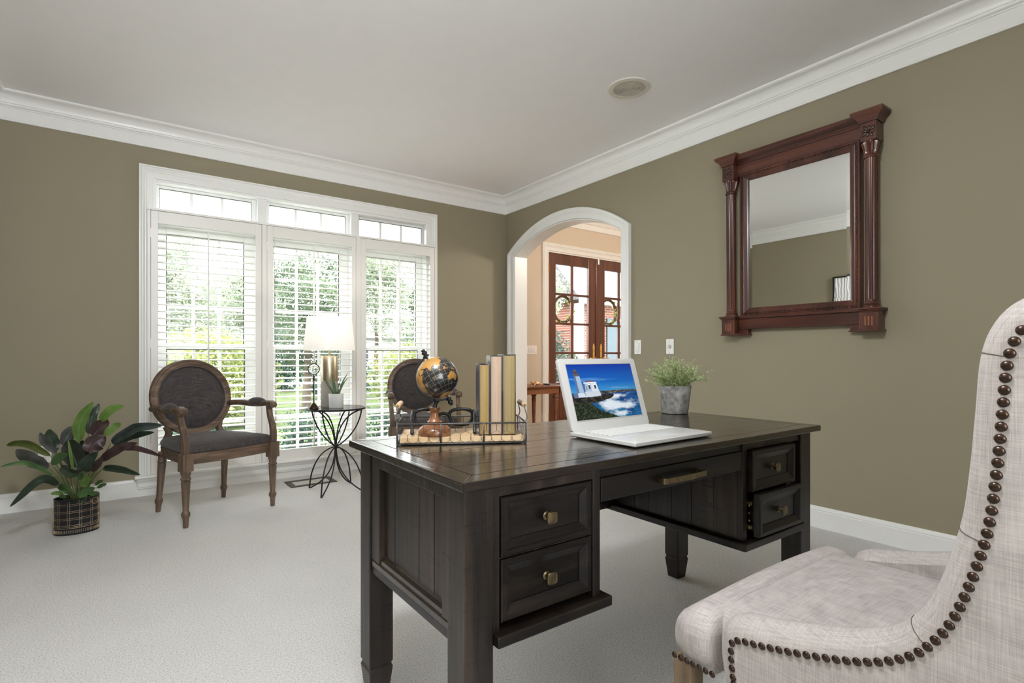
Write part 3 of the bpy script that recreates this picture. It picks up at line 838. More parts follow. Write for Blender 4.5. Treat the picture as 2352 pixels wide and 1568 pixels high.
# ------------------------------------------------------------------ oval back armchairs
def armchair(label, group=None):
    t = thing('oval_back_armchair', label, 'armchair', (0,0,0), 0, group)
    W, WM = M['oak'], M['oakx']
    # front legs
    for sx in (-1, 1):
        x, y = sx*.282, -.245
        b = MB()
        b.box(x-.031,x+.031,y-.031,y+.031,.338,.442)
        b.lathe([(.0115,0),(.014,.001),(.0165,.055),(.0235,.072),(.0245,.085),(.0175,.098),(.0168,.104),(.0262,.272),(.0262,.276),(.021,.281),(.0285,.289),(.0285,.294),(.0225,.301),(.027,.322),(.029,.338),(.029,.341)], 24, (x,y,0), flute=8, fl=.10, frange=(.103,.273))
        b.build('leg', W, t, smooth=True, auto=40)
    for sx in (-1, 1):
        b = MB()
        top = Vector((sx*.205,.215,.40)); bot = Vector((sx*.216,.255,0))
        prf = [(0,.0125),(.001,.014),(.05,.017),(.068,.0235),(.083,.0235),(.096,.017),(.32,.0245),(.325,.0225),(.335,.028),(.345,.023),(.40,.026)]
        rings = []
        for z, r in prf:
            c_ = bot.lerp(top, z/.4)
            rings.append([(c_.x+r*math.cos(2*PI*i/16), c_.y+r*math.sin(2*PI*i/16), z) for i in range(16)])
        b.loft(rings); b.build('leg', W, t, smooth=True, auto=40)
    # seat rail (bowed front)
    outer = [(-.262,-.250),(-.14,-.268),(0,-.275),(.14,-.268),(.262,-.250),(.285,-.225),(.262,0),(.215,.225),(.1,.245),(-.1,.245),(-.215,.225),(-.262,0),(-.285,-.225)]
    def shrink(k, dy=0): return [(x*k, y*k+dy) for x, y in outer]
    b = MB()
    rr = [[(x,y,z) for x,y in shrink(k)] for z,k in ((.372,.97),(.376,1.0),(.386,1.0),(.390,.985),(.418,.985),(.424,1.0),(.434,1.0),(.438,.98))]
    b.loft(rr); b.build('seat_rail', WM, t, smooth=True, auto=30)
    # cushion
    b = MB(); rings = []
    o2 = smoothline([(x,y,0) for x,y in outer], 3, True)
    for z, k in ((.434,.93),(.438,.985),(.448,1.01),(.462,1.012),(.478,.985),(.492,.90),(.502,.74),(.509,.5),(.512,.25)):
        rings.append([(p.x*k, p.y*k*.99, z) for p in o2])
    b.loft(rings); b.build('seat_cushion', M['char'], t, smooth=True)
    # oval back
    cz, half_w, half_h = .745, .264, .262
    lean = R(9)
    bk = Vector((0, .245, 0))
    def P(u, v, d):   # oval plane coords: u across, v up from centre, d outwards to the front
        return Vector((u, .255 + v*math.sin(lean) - d*math.cos(lean), cz + v*math.cos(lean) + d*math.sin(lean)*0))
    b = MB(); rings = []
    prf = [(.0,-.018),(.0,.014),(-.006,.020),(-.014,.020),(-.018,.016),(-.033,.018),(-.038,.014),(-.044,.013),(-.050,.004),(-.050,-.018)]
    n = 56
    for i in range(n):
        a = 2*PI*i/n
        rings.append([tuple(P((half_w+o_)*math.cos(a), (half_h+o_)*math.sin(a), d)) for o_, d in prf])
    b.loft(rings, wrap=True); b.build('oval_back_frame', WM, t, smooth=True, auto=40)
    b = MB(); rings = []
    for k, d in ((.0,.026),(.3,.025),(.6,.021),(.82,.014),(.95,.006),(1.0,.0),(1.0,-.012),(.9,-.018),(.5,-.024),(.0,-.025)):
        kk = max(k, .01)
        rings.append([tuple(P((half_w-.046)*kk*math.cos(2*PI*i/n), (half_h-.046)*kk*math.sin(2*PI*i/n), d)) for i in range(n)])
    b.loft(rings); b.build('back_upholstery', M['char'], t, smooth=True)
    b = MB()
    b.tube([P((half_w-.0475)*math.cos(2*PI*i/n), (half_h-.0475)*math.sin(2*PI*i/n), .013) for i in range(n)], .0035, 6, closed=True)
    b.build('welt', M['char'], t, smooth=True)
    # back posts
    for sx in (-1, 1):
        b = MB()
        pts = smoothline([(sx*.196,.212,.40),(sx*.190,.212,.46),(sx*.165,.222,.515),(sx*.175,.236,.56)], 5)
        b.sweep(pts, rrect(.034,.042,.005), up=(0,1,0)); b.build('back_post', W, t, smooth=True, auto=40)
    # arms
    for sx in (-1, 1):
        b = MB()
        sup = smoothline([(sx*.282,-.245,.43),(sx*.284,-.250,.49),(sx*.286,-.238,.55),(sx*.288,-.205,.62),(sx*.290,-.190,.68),(sx*.290,-.190,.70)], 5)
        b.sweep(sup, rrect(.040,.036,.007), up=(1,0,0), scale=[1.15-.25*min(1,i/14) for i in range(len(sup))])
        b.build('arm_support', W, t, smooth=True, auto=40)
        b = MB()
        ap_ = smoothline([(sx*.291,-.228,.690),(sx*.291,-.21,.700),(sx*.290,-.17,.702),(sx*.288,-.10,.694),(sx*.283,0,.690),(sx*.272,.10,.694),(sx*.258,.19,.690),(sx*.245,.262,.680)], 4)
        b.sweep(ap_, rrect(.044,.034,.010), scale=[(1.22,1.25) if i < 6 else (1.05,1.1) for i in range(len(ap_))])
        # scrolled knuckle
        b.lathe([(.012,-.027),(.021,-.025),(.023,0),(.021,.025),(.012,.027)], 14)
        b.xf(Matrix.Translation((sx*.291,-.222,.692)) @ Matrix.Rotation(PI/2, 4, 'Y'), len(b.v)-70)
        ar = b.build('arm', W, t, smooth=True, auto=45)
        b = MB(); rings = []
        for q in range(11):
            u = q/10; y = -.145+.17*u; k = math.sin(PI*min(max(u*1.0,.04),.96))**.4
            xx = sx*(.2895-.010*u)
            rings.append([(xx+.031*k*math.cos(2*PI*i/14), y, .706+.032*k*max(math.sin(2*PI*i/14),-.5)) for i in range(14)])
        b.loft(rings); b.build('arm_pad', M['char'], ar, smooth=True)
    return t
ch1 = armchair('oval-back armchair in weathered oak and charcoal linen beside the floor plant', 'oval back armchairs by the window')
ch1.location = (.4655, 4.055, 0); ch1.rotation_euler.z = R(21)
ch2 = copy_tree(ch1)
ch2['label'] = 'oval-back armchair in the far corner, partly hidden behind the desk globe'
ch2.location = (2.13, 4.32, 0); ch2.rotation_euler.z = R(-16)

# ------------------------------------------------------------------ wingback parsons chair (foreground right)
pc = thing('nailhead_dining_chair', 'cream linen armless desk chair with bronze nailhead trim, nearest on the right', 'chair', (1.27, .36, 0))
def offs(poly, d):
    n = len(poly); out = []
    for i in range(n):
        p0, p1, p2 = Vector(poly[i-1]), Vector(poly[i]), Vector(poly[(i+1) % n])
        e1, e2 = (p1-p0).normalized(), (p2-p1).normalized()
        nn = Vector((-(e1.y+e2.y), e1.x+e2.x))
        if nn.length < 1e-6: nn = Vector((-e1.y, e1.x))
        nn.normalize()
        k = 1/max(.6, nn.dot(Vector((-e1.y, e1.x))))
        out.append(tuple(p1 + nn*d*k))
    return out
WX = .932
M['seam'] = plain('seam_thread', (.10,.085,.075,1), .9, var=0)
prof_pts = [(.570,.370),(.592,.378),(.605,.40),(.612,.45),(.610,.49),(.596,.516),(.565,.530),(.530,.537),(.452,.556),(.376,.580),(.330,.603),(.2987,.632),(.270,.684),(.2415,.785),(.2307,.868),(.2246,.949),(.2176,1.035),(.198,1.085),(.165,1.112),(.10,1.135),(.04,1.14),(.005,1.12),(-.005,1.05),(.0,.90),(.015,.70),(.028,.50),(.032,.42),(.06,.378)]
wing = [(p.x, p.y) for p in smoothline([(a, c_, 0) for a, c_ in prof_pts], 4)] + [(.3,.370)]
# orientation: make counter-clockwise test
area = sum(wing[i][0]*wing[(i+1) % len(wing)][1]-wing[(i+1) % len(wing)][0]*wing[i][1] for i in range(len(wing)))
sgn = 1 if area > 0 else -1
for s_ in (0, 1):
    X = (lambda d: WX+d) if s_ == 0 else (lambda d: 1.612-d)
    b = MB(); rings = []
    for ins, dx in ((.046,.003),(.038,.0015),(.034,.002),(.024,.0045),(.014,.010),(.006,.020),(.001,.034),(0,.046),(.002,.060),(.010,.072),(.022,.080)):
        rings.append([(X(dx), y, z) for y, z in offs(wing, ins*sgn)])
    b.loft(rings, caps=False)
    b.cap(offs(wing, .046*sgn), X(.003)); b.cap(offs(wing, .022*sgn), X(.080))
    sw_ = b.build('side_wing', M['cream'], pc, world=True, smooth=True, auto=60)
    for tgt in ((.2987,.632),(.2405,.79),(.2176,1.035)):
        kk = min(range(len(wing)-1), key=lambda q: (wing[q][0]-tgt[0])**2+(wing[q][1]-tgt[1])**2)
        b = MB(); b.tube([(X(dx+.0006 if dx < .02 else dx), *offs(wing, (ins-.0006)*sgn)[kk]) for ins, dx in ((.034,.0015),(.024,.004),(.014,.0095),(.006,.0195),(.001,.0335),(0,.046))], .0007, 5)
        b.build('stitched_seam', M['seam'], sw_)
        sw_.children[-1].data.transform(Matrix.Translation(-pc.location))
# seat: rounded block, bulged sides
b = MB()
def sblock(x0, x1, y0, y1, z0, z1, nx=14, ny=14, nz=6):
    import itertools
    vs = {}; V = []; F = []
    def idx(i, j, k):
        if (i,j,k) not in vs:
            u, v, w_ = i/nx*2-1, j/ny*2-1, k/nz*2-1
            cx, cy, cz_ = (x0+x1)/2, (y0+y1)/2, (z0+z1)/2
            hx, hy, hz = (x1-x0)/2, (y1-y0)/2, (z1-z0)/2
            r = .036
            px, py, pz = u*hx, v*hy, w_*hz
            # round corners
            qx, qy, qz = max(abs(px)-(hx-r),0), max(abs(py)-(hy-r),0), max(abs(pz)-(hz-r),0)
            L = math.sqrt(qx*qx+qy*qy+qz*qz)
            if L > r:
                k_ = r/L
                px = math.copysign(min(abs(px),hx-r)+qx*k_, px); py = math.copysign(min(abs(py),hy-r)+qy*k_, py); pz = math.copysign(min(abs(pz),hz-r)+qz*k_, pz)
            if w_ < 0: pz = w_*hz if abs(w_) == 1 else pz
            px += math.copysign(.008*(1-w_*w_), px)*(abs(u) > .95)
            py += .010*(1-w_*w_)*(v > .95)
            if w_ == 1: pz += .016*(1-u*u)*(1-v*v)
            vs[(i,j,k)] = len(V); V.append((cx+px, cy+py, cz_+pz))
        return vs[(i,j,k)]
    for i in range(nx):
        for j in range(ny):
            for k in (0, nz): F.append((idx(i,j,k),idx(i+1,j,k),idx(i+1,j+1,k),idx(i,j+1,k)))
    for i in range(nx):
        for k in range(nz):
            for j in (0, ny): F.append((idx(i,j,k),idx(i+1,j,k),idx(i+1,j,k+1),idx(i,j,k+1)))
    for j in range(ny):
        for k in range(nz):
            for i in (0, nx): F.append((idx(i,j,k),idx(i,j+1,k),idx(i,j+1,k+1),idx(i,j,k+1)))
    return V, F
b.add(*sblock(.941, 1.603, .615, .712, .388, .502, 40, 8, 8))
b.add(*sblock(.975, 1.570, .12, .70, .388, .503, 16, 24, 8))
b.build('seat', M['cream'], pc, world=True, smooth=True, auto=60)
# back rest between the wings
b = MB(); rings = []
for z, yf, yb in ((.44,.235,.035),(.55,.215,.03),(.75,.175,.02),(.95,.155,.005),(1.06,.145,-.005),(1.12,.12,.015),(1.138,.08,.05)):
    rings.append([(.985,yf,z),(1.27,yf-.02,z+.01*(z>1.1)),(1.56,yf,z),(1.56,yb,z),(1.27,yb,z),(.985,yb,z)])
b.loft(rings); b.build('back_rest', M['cream'], pc, world=True, smooth=True, auto=60)
for x0_, y0_ in ((.951,.678),(1.555,.678),(.955,.05),(1.551,.05)):
    b = MB(); b.frustum(x0_+.0215, y0_+.0215, 0, .392, .034, .034, .045, .045)
    b.build('leg', M['chleg'], pc, bevel=.003, world=True)
# nailheads
nb = MB(); nb.lathe([(.0001,.0036),(.003,.0032),(.0055,.0018),(.0068,0)][::-1], 14)
n0 = None
def place_nail(p, nrm):
    global n0
    q = Vector((0,0,1)).rotation_difference(Vector(nrm)).to_matrix().to_4x4()
    if n0 is None:
        n0 = nb.build('nailhead', M['nail'], pc, smooth=True); o = n0
    else:
        o = n0.copy(); C.objects.link(o); o.parent = pc
    o.location = Vector(p)-pc.location; o.rotation_euler = q.to_euler()
trace = offs(wing, .036*sgn)
i0 = 0
# walk from the bottom front corner up and over to the top rear
run = [Vector((y, z)) for y, z in trace[:-1]]
run = [p for k, p in enumerate(run) if k < 20*4]
acc = 0; last = run[0]; nxt = 0.008
cnt = 0
for p in run[1:]:
    seg = (p-last).length
    while nxt <= acc+seg and cnt < 76:
        q = last.lerp(p, (nxt-acc)/seg)
        place_nail((WX+.0010, q.x, q.y), (-1,0,0)); cnt += 1
        nxt += .01615
    acc += seg; last = p
for k in range(7):   # bottom edge of the seat front, left side
    place_nail((.9345+.0004*k, .706-.0145*k, .401), (-1,.0,0))
for k in range(3):
    place_nail((WX+.001, .548-.0162*k, .4095), (-1,0,0))

# ------------------------------------------------------------------ mahogany mirror
YC = 1.626
mr = thing('wall_mirror', 'large mahogany wall mirror with fluted columns and a beaded frame', 'mirror', (XR, YC, 1.165))
W = M['mahog']
def mbx(b, y0, y1, z0, z1, d0, d1): b.box(XR-d1, XR-d0, YC+y0, YC+y1, z0, z1)
# main moulded frame
b = MB()
fr = [(.060,.0),(.060,.040),(.056,.044),(.046,.044),(.044,.040),(.036,.040),(.034,.044),(.028,.045),(.012,.034),(.004,.030),(.0,.026),(.0,.0)]
G = (-.302,.302,1.346,2.187)
b.loft([[(XR-d, YC+G[0]-o_, G[2]-o_),(XR-d, YC+G[1]+o_, G[2]-o_),(XR-d, YC+G[1]+o_, G[3]+o_*.85),(XR-d, YC+G[0]-o_, G[3]+o_*.85)] for o_, d in fr], caps=False)
b.build('inner_frame', W, mr, world=True)
b = MB()
def beads(y0, z0, y1, z1):
    n_ = max(2, int(math.hypot(y1-y0, z1-z0)/.0125))
    for i in range(n_):
        u = (i+.5)/n_; b.ball((XR-.0405, YC+y0+(y1-y0)*u, z0+(z1-z0)*u), .0052, 8, 5)
e = .040
beads(G[0]-e, G[2]-e, G[1]+e, G[2]-e); beads(G[0]-e, G[3]+e*.85, G[1]+e, G[3]+e*.85); beads(G[0]-e, G[2]-e, G[0]-e, G[3]+e*.85); beads(G[1]+e, G[2]-e, G[1]+e, G[3]+e*.85)
b.build('bead_moulding', W, mr, world=True, smooth=True)
b = MB(); bev = .018
b.add([(XR-.0245,YC+G[0]+bev,G[2]+bev),(XR-.0245,YC+G[1]-bev,G[2]+bev),(XR-.0245,YC+G[1]-bev,G[3]-bev),(XR-.0245,YC+G[0]+bev,G[3]-bev)],[(0,1,2,3)])
b.build('mirror_glass', M['mirror'], mr, world=True)
b = MB()
o_, i_ = [(YC+G[0],G[2]),(YC+G[1],G[2]),(YC+G[1],G[3]),(YC+G[0],G[3])], [(YC+G[0]+bev,G[2]+bev),(YC+G[1]-bev,G[2]+bev),(YC+G[1]-bev,G[3]-bev),(YC+G[0]+bev,G[3]-bev)]
b.add([(XR-.0238,y,z) for y,z in o_]+[(XR-.0245,y,z) for y,z in i_], [(k,(k+1)%4,4+(k+1)%4,4+k) for k in range(4)])
b.build('glass_bevel', M['mirror'], mr, world=True)
b = MB(); mbx(b, -.36, .36, 1.29, 2.23, 0, .02); b.build('backing_board', W, mr, world=True)
b = MB(); mbx(b, -.376, .376, 2.226, 2.303, 0, .040); b.build('frieze', M['mahogy'], mr, world=True)
def prof_y(b, prf, y0, y1):
    b.loft([[(XR-d, YC+y, z) for d, z in prf] for y in (y0, y1)])
cor = [(0,2.303),(.044,2.303),(.048,2.307),(.048,2.312),(.053,2.316),(.053,2.322),(.060,2.328),(.078,2.340),(.083,2.346),(.085,2.352),(.085,2.360),(0,2.360)]
b = MB(); prof_y(b, cor, -.365, .365); b.build('cornice', M['mahogy'], mr, world=True, smooth=True, auto=30)
for s in (-1, 1):
    cy = s*.418
    b = MB(); mbx(b, cy-.040, cy+.040, 2.203, 2.303, 0, .088)
    bl = b.build('corner_block', W, mr, world=True, bevel=.002)
    b = MB()
    for k in range(8):
        a = 2*PI*k/8+.2
        L = .030 if k % 2 == 0 else .036
        n_ = len(b.v)
        b.ball((0,0,0), 1, 10, 6)
        Mx = Matrix.Translation((XR-.089, YC+cy+math.cos(a)*L*.62, 2.252+math.sin(a)*L*.62)) @ Matrix.Rotation(-a+PI/2 if False else a, 4, 'X') @ Matrix.Diagonal((.005, L*.5, .0085, 1))
        b.xf(Mx, n_)
    b.ball((XR-.092, YC+cy, 2.252), .007, 10, 6)
    fl = b.build('carved_flower', plain('dark_mahogany', (.045,.016,.010,1), .35, coat=.2) if s < 0 else bpy.data.materials['dark_mahogany'], mr, world=True, smooth=True)
    b = MB(); rings = []
    for z, wy, d in ((2.303,.044,.092),(2.307,.046,.094),(2.311,.046,.094),(2.315,.050,.097),(2.322,.052,.099),(2.332,.060,.105),(2.342,.072,.115),(2.347,.076,.119),(2.350,.076,.119),(2.352,.079,.121),(2.365,.079,.121)):
        rings.append([(XR, YC+cy-wy, z),(XR-d, YC+cy-wy, z),(XR-d, YC+cy+wy, z),(XR, YC+cy+wy, z)])
    b.loft(rings); b.build('cap', M['mahogy'], mr, world=True, smooth=True, auto=30)
    cx = XR-.050
    b = MB()
    b.lathe([(.030,1.325),(.033,1.330),(.033,1.336),(.0305,1.340),(.0305,2.108),(.030,2.115)], 56, (cx, YC+cy, 0), flute=14, fl=.14, frange=(1.338,2.109))
    b.build('fluted_column', W, mr, world=True, smooth=True, auto=50)
    b = MB()
    b.lathe([(.030,2.113),(.036,2.116),(.038,2.121),(.036,2.126),(.031,2.129),(.031,2.135),(.036,2.150),(.040,2.172),(.046,2.190),(.047,2.197),(.041,2.203)], 48, (cx, YC+cy, 0), flute=12, fl=.22, frange=(2.133,2.199))
    b.build('capital', W, mr, world=True, smooth=True, auto=50)
    b = MB()
    b.lathe([(.040,1.292),(.042,1.297),(.040,1.303),(.034,1.306),(.034,1.310),(.037,1.314),(.035,1.319),(.031,1.322),(.031,1.326)], 28, (cx, YC+cy, 0))
    b.build('column_base', W, mr, world=True, smooth=True, auto=50)
    b = MB()
    mbx(b, cy-.046, cy+.048 if s > 0 else cy+.046, 1.175, 1.270, 0, .092)
    b.build('plinth_block', W, mr, world=True, bevel=.002)
    b = MB()
    mbx(b, cy-.054, cy+.054, 1.165, 1.176, 0, .098)
    b.build('plinth_foot', M['mahogy'], mr, world=True, bevel=.003)
    b = MB()
    for z0, z1, wy, d in ((1.268,1.276,.050,.096),(1.276,1.284,.056,.102),(1.284,1.293,.062,.108)):
        mbx(b, cy-wy, cy+wy, z0, z1, 0, d)
    b.build('plinth_moulding', M['mahogy'], mr, world=True, bevel=.003)
    b = MB()
    for k in (-1, 0, 1): b.box(XR-.0935, XR-.0915, YC+cy+k*.0165-.0042, YC+cy+k*.0165+.0042, 1.196, 1.246)
    b.build('plinth_flutes', M['tablew'], mr, world=True, bevel=.003, seg=3)
b = MB(); mbx(b, -.37, .37, 1.210, 1.276, 0, .042); mbx(b, -.37, .37, 1.276, 1.290, 0, .055)
mbx(b, -.372, .372, 1.206, 1.212, 0, .048)
mbx(b, -.372, -.306, 1.172, 1.208, 0, .042); mbx(b, .306, .372, 1.172, 1.208, 0, .042)
mbx(b, -.372, -.300, 1.165, 1.173, 0, .048); mbx(b, .300, .372, 1.165, 1.173, 0, .048)
b.build('bottom_rail', M['mahogy'], mr, world=True, bevel=.002)
mr.rotation_euler.y = -R(.5)

# framed art on the left wall (seen only in the mirror)
t = thing('framed_wave_print', 'white wave-relief picture in a thin dark frame on the left wall, seen in the mirror', 'picture', (XL, 2.83, 1.55))
b = MB()
b.box(0,.03,-.30,-.285,-.42,.42); b.box(0,.03,.285,.30,-.42,.42); b.box(0,.03,-.285,.285,-.42,-.405); b.box(0,.03,-.285,.285,.405,.42)
b.build('picture_frame', M['iron'], t)
m, nt, p = base_mat('white_wave_relief'); vec = coords(nt, (1,1,1), (0,.0,.0))
wv = nt.nodes.new('ShaderNodeTexWave'); wv.inputs['Scale'].default_value = 9; wv.inputs['Distortion'].default_value = 5; wv.inputs['Detail'].default_value = 1; wv.bands_direction = 'Y'
nt.links.new(vec, wv.inputs['Vector']); nt.links.new(ramp(nt, wv.outputs['Fac'], [(.3,(.8,.8,.8,1)),(.5,(.92,.92,.92,1))]), p.inputs['Base Color']); bump(nt, p, wv.outputs['Fac'], .6, .01)
b = MB(); b.box(.002,.018,-.285,.285,-.405,.405); b.build('print', m, t)
# ------------------------------------------------------------------ things on the desk
TR = R(-28.7)
TX, TY = .861, 1.460
def traypt(x, y, z):  # tray frame -> world
    return Vector((TX + x*math.cos(TR) - y*math.sin(TR), TY + x*math.sin(TR) + y*math.cos(TR), DT+z))
tray = thing('wire_tray', 'rectangular chicken-wire tray with pine base and rolled wooden handles on the desk', 'tray', (TX, TY, DT), TR)
HL, HW, HT = .192, .098, .0625
b = MB()
for z in (.0035, HT):
    b.tube([(-HL,-HW,z),(0,-HW,z),(HL,-HW,z),(HL,0,z),(HL,HW,z),(0,HW,z),(-HL,HW,z),(-HL,0,z)], .0033, 8, closed=True)
b2 = MB()
for z in (.0035, HT):
    b2.tube([(-HL,-HW,z),(HL,-HW,z)], .0025, 8); b2.tube([(HL,-HW,z),(HL,HW,z)], .0025, 8); b2.tube([(HL,HW,z),(-HL,HW,z)], .0025, 8); b2.tube([(-HL,HW,z),(-HL,-HW,z)], .0025, 8)
    for sx in (-1,1):
        for sy in (-1,1): b2.ball((sx*HL,sy*HW,z), .0030, 8, 6)
for x in (-HL,-HL/3,HL/3,HL):
    for sy in (-1,1): b2.tube([(x,sy*HW,.003),(x,sy*HW,HT)], .0023, 8)
b2.build('wire_frame', M['wire'], tray, smooth=True)
def hexmesh(b, P, L, H, w_=.031):
    hh = w_/math.sqrt(3)
    rows = int(H/(1.5*hh))+2
    for r in range(-1, rows):
        z0 = r*1.5*hh
        for c_ in range(-1, int(L/w_)+2):
            x0 = c_*w_ + (w_/2 if r % 2 else 0)
            segs = [((x0, z0+hh*.5), (x0+w_/2, z0)), ((x0+w_/2, z0), (x0+w_, z0+hh*.5)), ((x0, z0+hh*.5), (x0, z0+1.5*hh-hh*.0))]
            for (xa, za), (xb, zb) in segs:
                if za > zb: xa, za, xb, zb = xb, zb, xa, za
                if zb <= 0 or za >= H: continue
                if za < 0:
                    t_ = (0-za)/(zb-za); xa += (xb-xa)*t_; za = 0
                if zb > H:
                    t_ = (H-za)/(zb-za); xb = xa+(xb-xa)*t_; zb = H
                if min(xa,xb) < 0 or max(xa,xb) > L: continue
                tw = .0008 if abs(xa-xb) < 1e-6 else .00048
                b.tube([P(xa,za), P(xb,zb)], tw, 4, caps=False)
b = MB()
hexmesh(b, lambda u,z: (-HL+u,-HW,z+.004), 2*HL, HT-.006)
hexmesh(b, lambda u,z: (-HL+u,HW,z+.004), 2*HL, HT-.006)
hexmesh(b, lambda u,z: (-HL,-HW+u,z+.004), 2*HW, HT-.006)
hexmesh(b, lambda u,z: (HL,-HW+u,z+.004), 2*HW, HT-.006)
b.build('chicken_wire', M['wire'], tray)
b = MB(); b.box(-HL+.007,HL-.007,-HW+.006,HW-.006,.006,.022); b.build('pine_base', M['pine'], tray, bevel=.0012)
for s in (-1, 1):
    b = MB()
    for sy in (-1, 1):
        b.tube(smoothline([(s*HL,sy*.082,HT-.002),(s*(HL+.006),sy*.078,HT+.015),(s*(HL+.001),sy*.070,.100),(s*(HL+.001),sy*.064,.112)], 4), .0016, 6)
        b.lathe([(.0035,-.001),(.0035,.001)], 12); b.xf(Matrix.Translation((s*(HL+.001),sy*.063,.112)) @ Matrix.Rotation(PI/2, 4, 'X'), len(b.v)-24)
    hd = b.build('wire_handle', M['wire'], tray, smooth=True, auto=40)
    b = MB(); b.lathe([(.0065,-.061),(.008,-.058),(.0082,0),(.008,.058),(.0065,.061)], 16); b.xf(Matrix.Translation((s*(HL+.001),0,.112)) @ Matrix.Rotation(PI/2, 4, 'X'))
    b.build('wooden_grip', M['pine'], hd, smooth=True, auto=40)
BT = .0222
# books standing in the tray
def book(x0, th, ht, dp, label, cover, page, edge):
    p0 = traypt(x0+th/2, -.082+dp/2, BT)
    t = thing('hardback_book', label, 'book', p0, TR, 'hardback books standing in the wire tray')
    a, d_, c_ = th/2, dp/2, .0024
    b = MB()
    b.box(-a,-a+c_,-d_,d_,0,ht); b.box(a-c_,a,-d_,d_,0,ht)
    b.prism([(-a,d_-.002),(a,d_-.002),(a*.9,d_+.003),(a*.5,d_+.0055),(0,d_+.0065),(-a*.5,d_+.0055),(-a*.9,d_+.003)], 'z', 0, ht)
    b.build('cover', cover, t, bevel=.0006)
    b = MB(); n_ = 9
    rings = []
    for z in (.0035, ht-.0045):
        ring = [(-a+c_+.0003, d_-.003, z)]
        for i in range(n_+1):
            u = i/n_; ring.append((-a+c_+.0003+(2*a-2*c_-.0006)*u, -d_+.0045+.0030*math.sin(PI*u), z))
        ring.append((a-c_-.0003, d_-.003, z)); rings.append(ring)
    b.loft(rings); b.build('pages', page, t)
def pagemat(name, c1, c2):
    m, nt, p = base_mat(name)
    n = noise(nt, coords(nt, (1,.02,.004)), 900, 2)
    nt.links.new(ramp(nt, n, [(.3, c1), (.7, c2)]), p.inputs['Base Color']); p.inputs['Roughness'].default_value = .45
    bump(nt, p, n, .2, .0005); return m
gold = pagemat('gilt_page_edge', (.27,.17,.05,1), (.40,.27,.10,1)); gold2 = pagemat('dull_gilt_page_edge', (.22,.155,.055,1), (.35,.26,.11,1)); cream = pagemat('rosy_page_edge', (.40,.28,.19,1), (.52,.38,.28,1))
navy = plain('navy_cloth_cover', (.012,.018,.055,1), .22, coat=.6, var=.2); brown = plain('black_brown_cover', (.022,.013,.012,1), .3, coat=.4, var=.2); slate = plain('slate_cover', (.05,.055,.065,1), .25, coat=.5, var=.2)
book(.0500,.0335,.2165,.155,'shortest hardback with navy covers and gilt page edges, leftmost in the wire tray', navy, gold, 0)
book(.0845,.0365,.2440,.155,'thick hardback with pinkish cream page edges, middle of the tray trio', slate, cream, 0)
book(.1220,.0410,.2470,.158,'thickest hardback with dark brown covers and dull gold pages, rightmost in the tray', brown, gold2, 0)

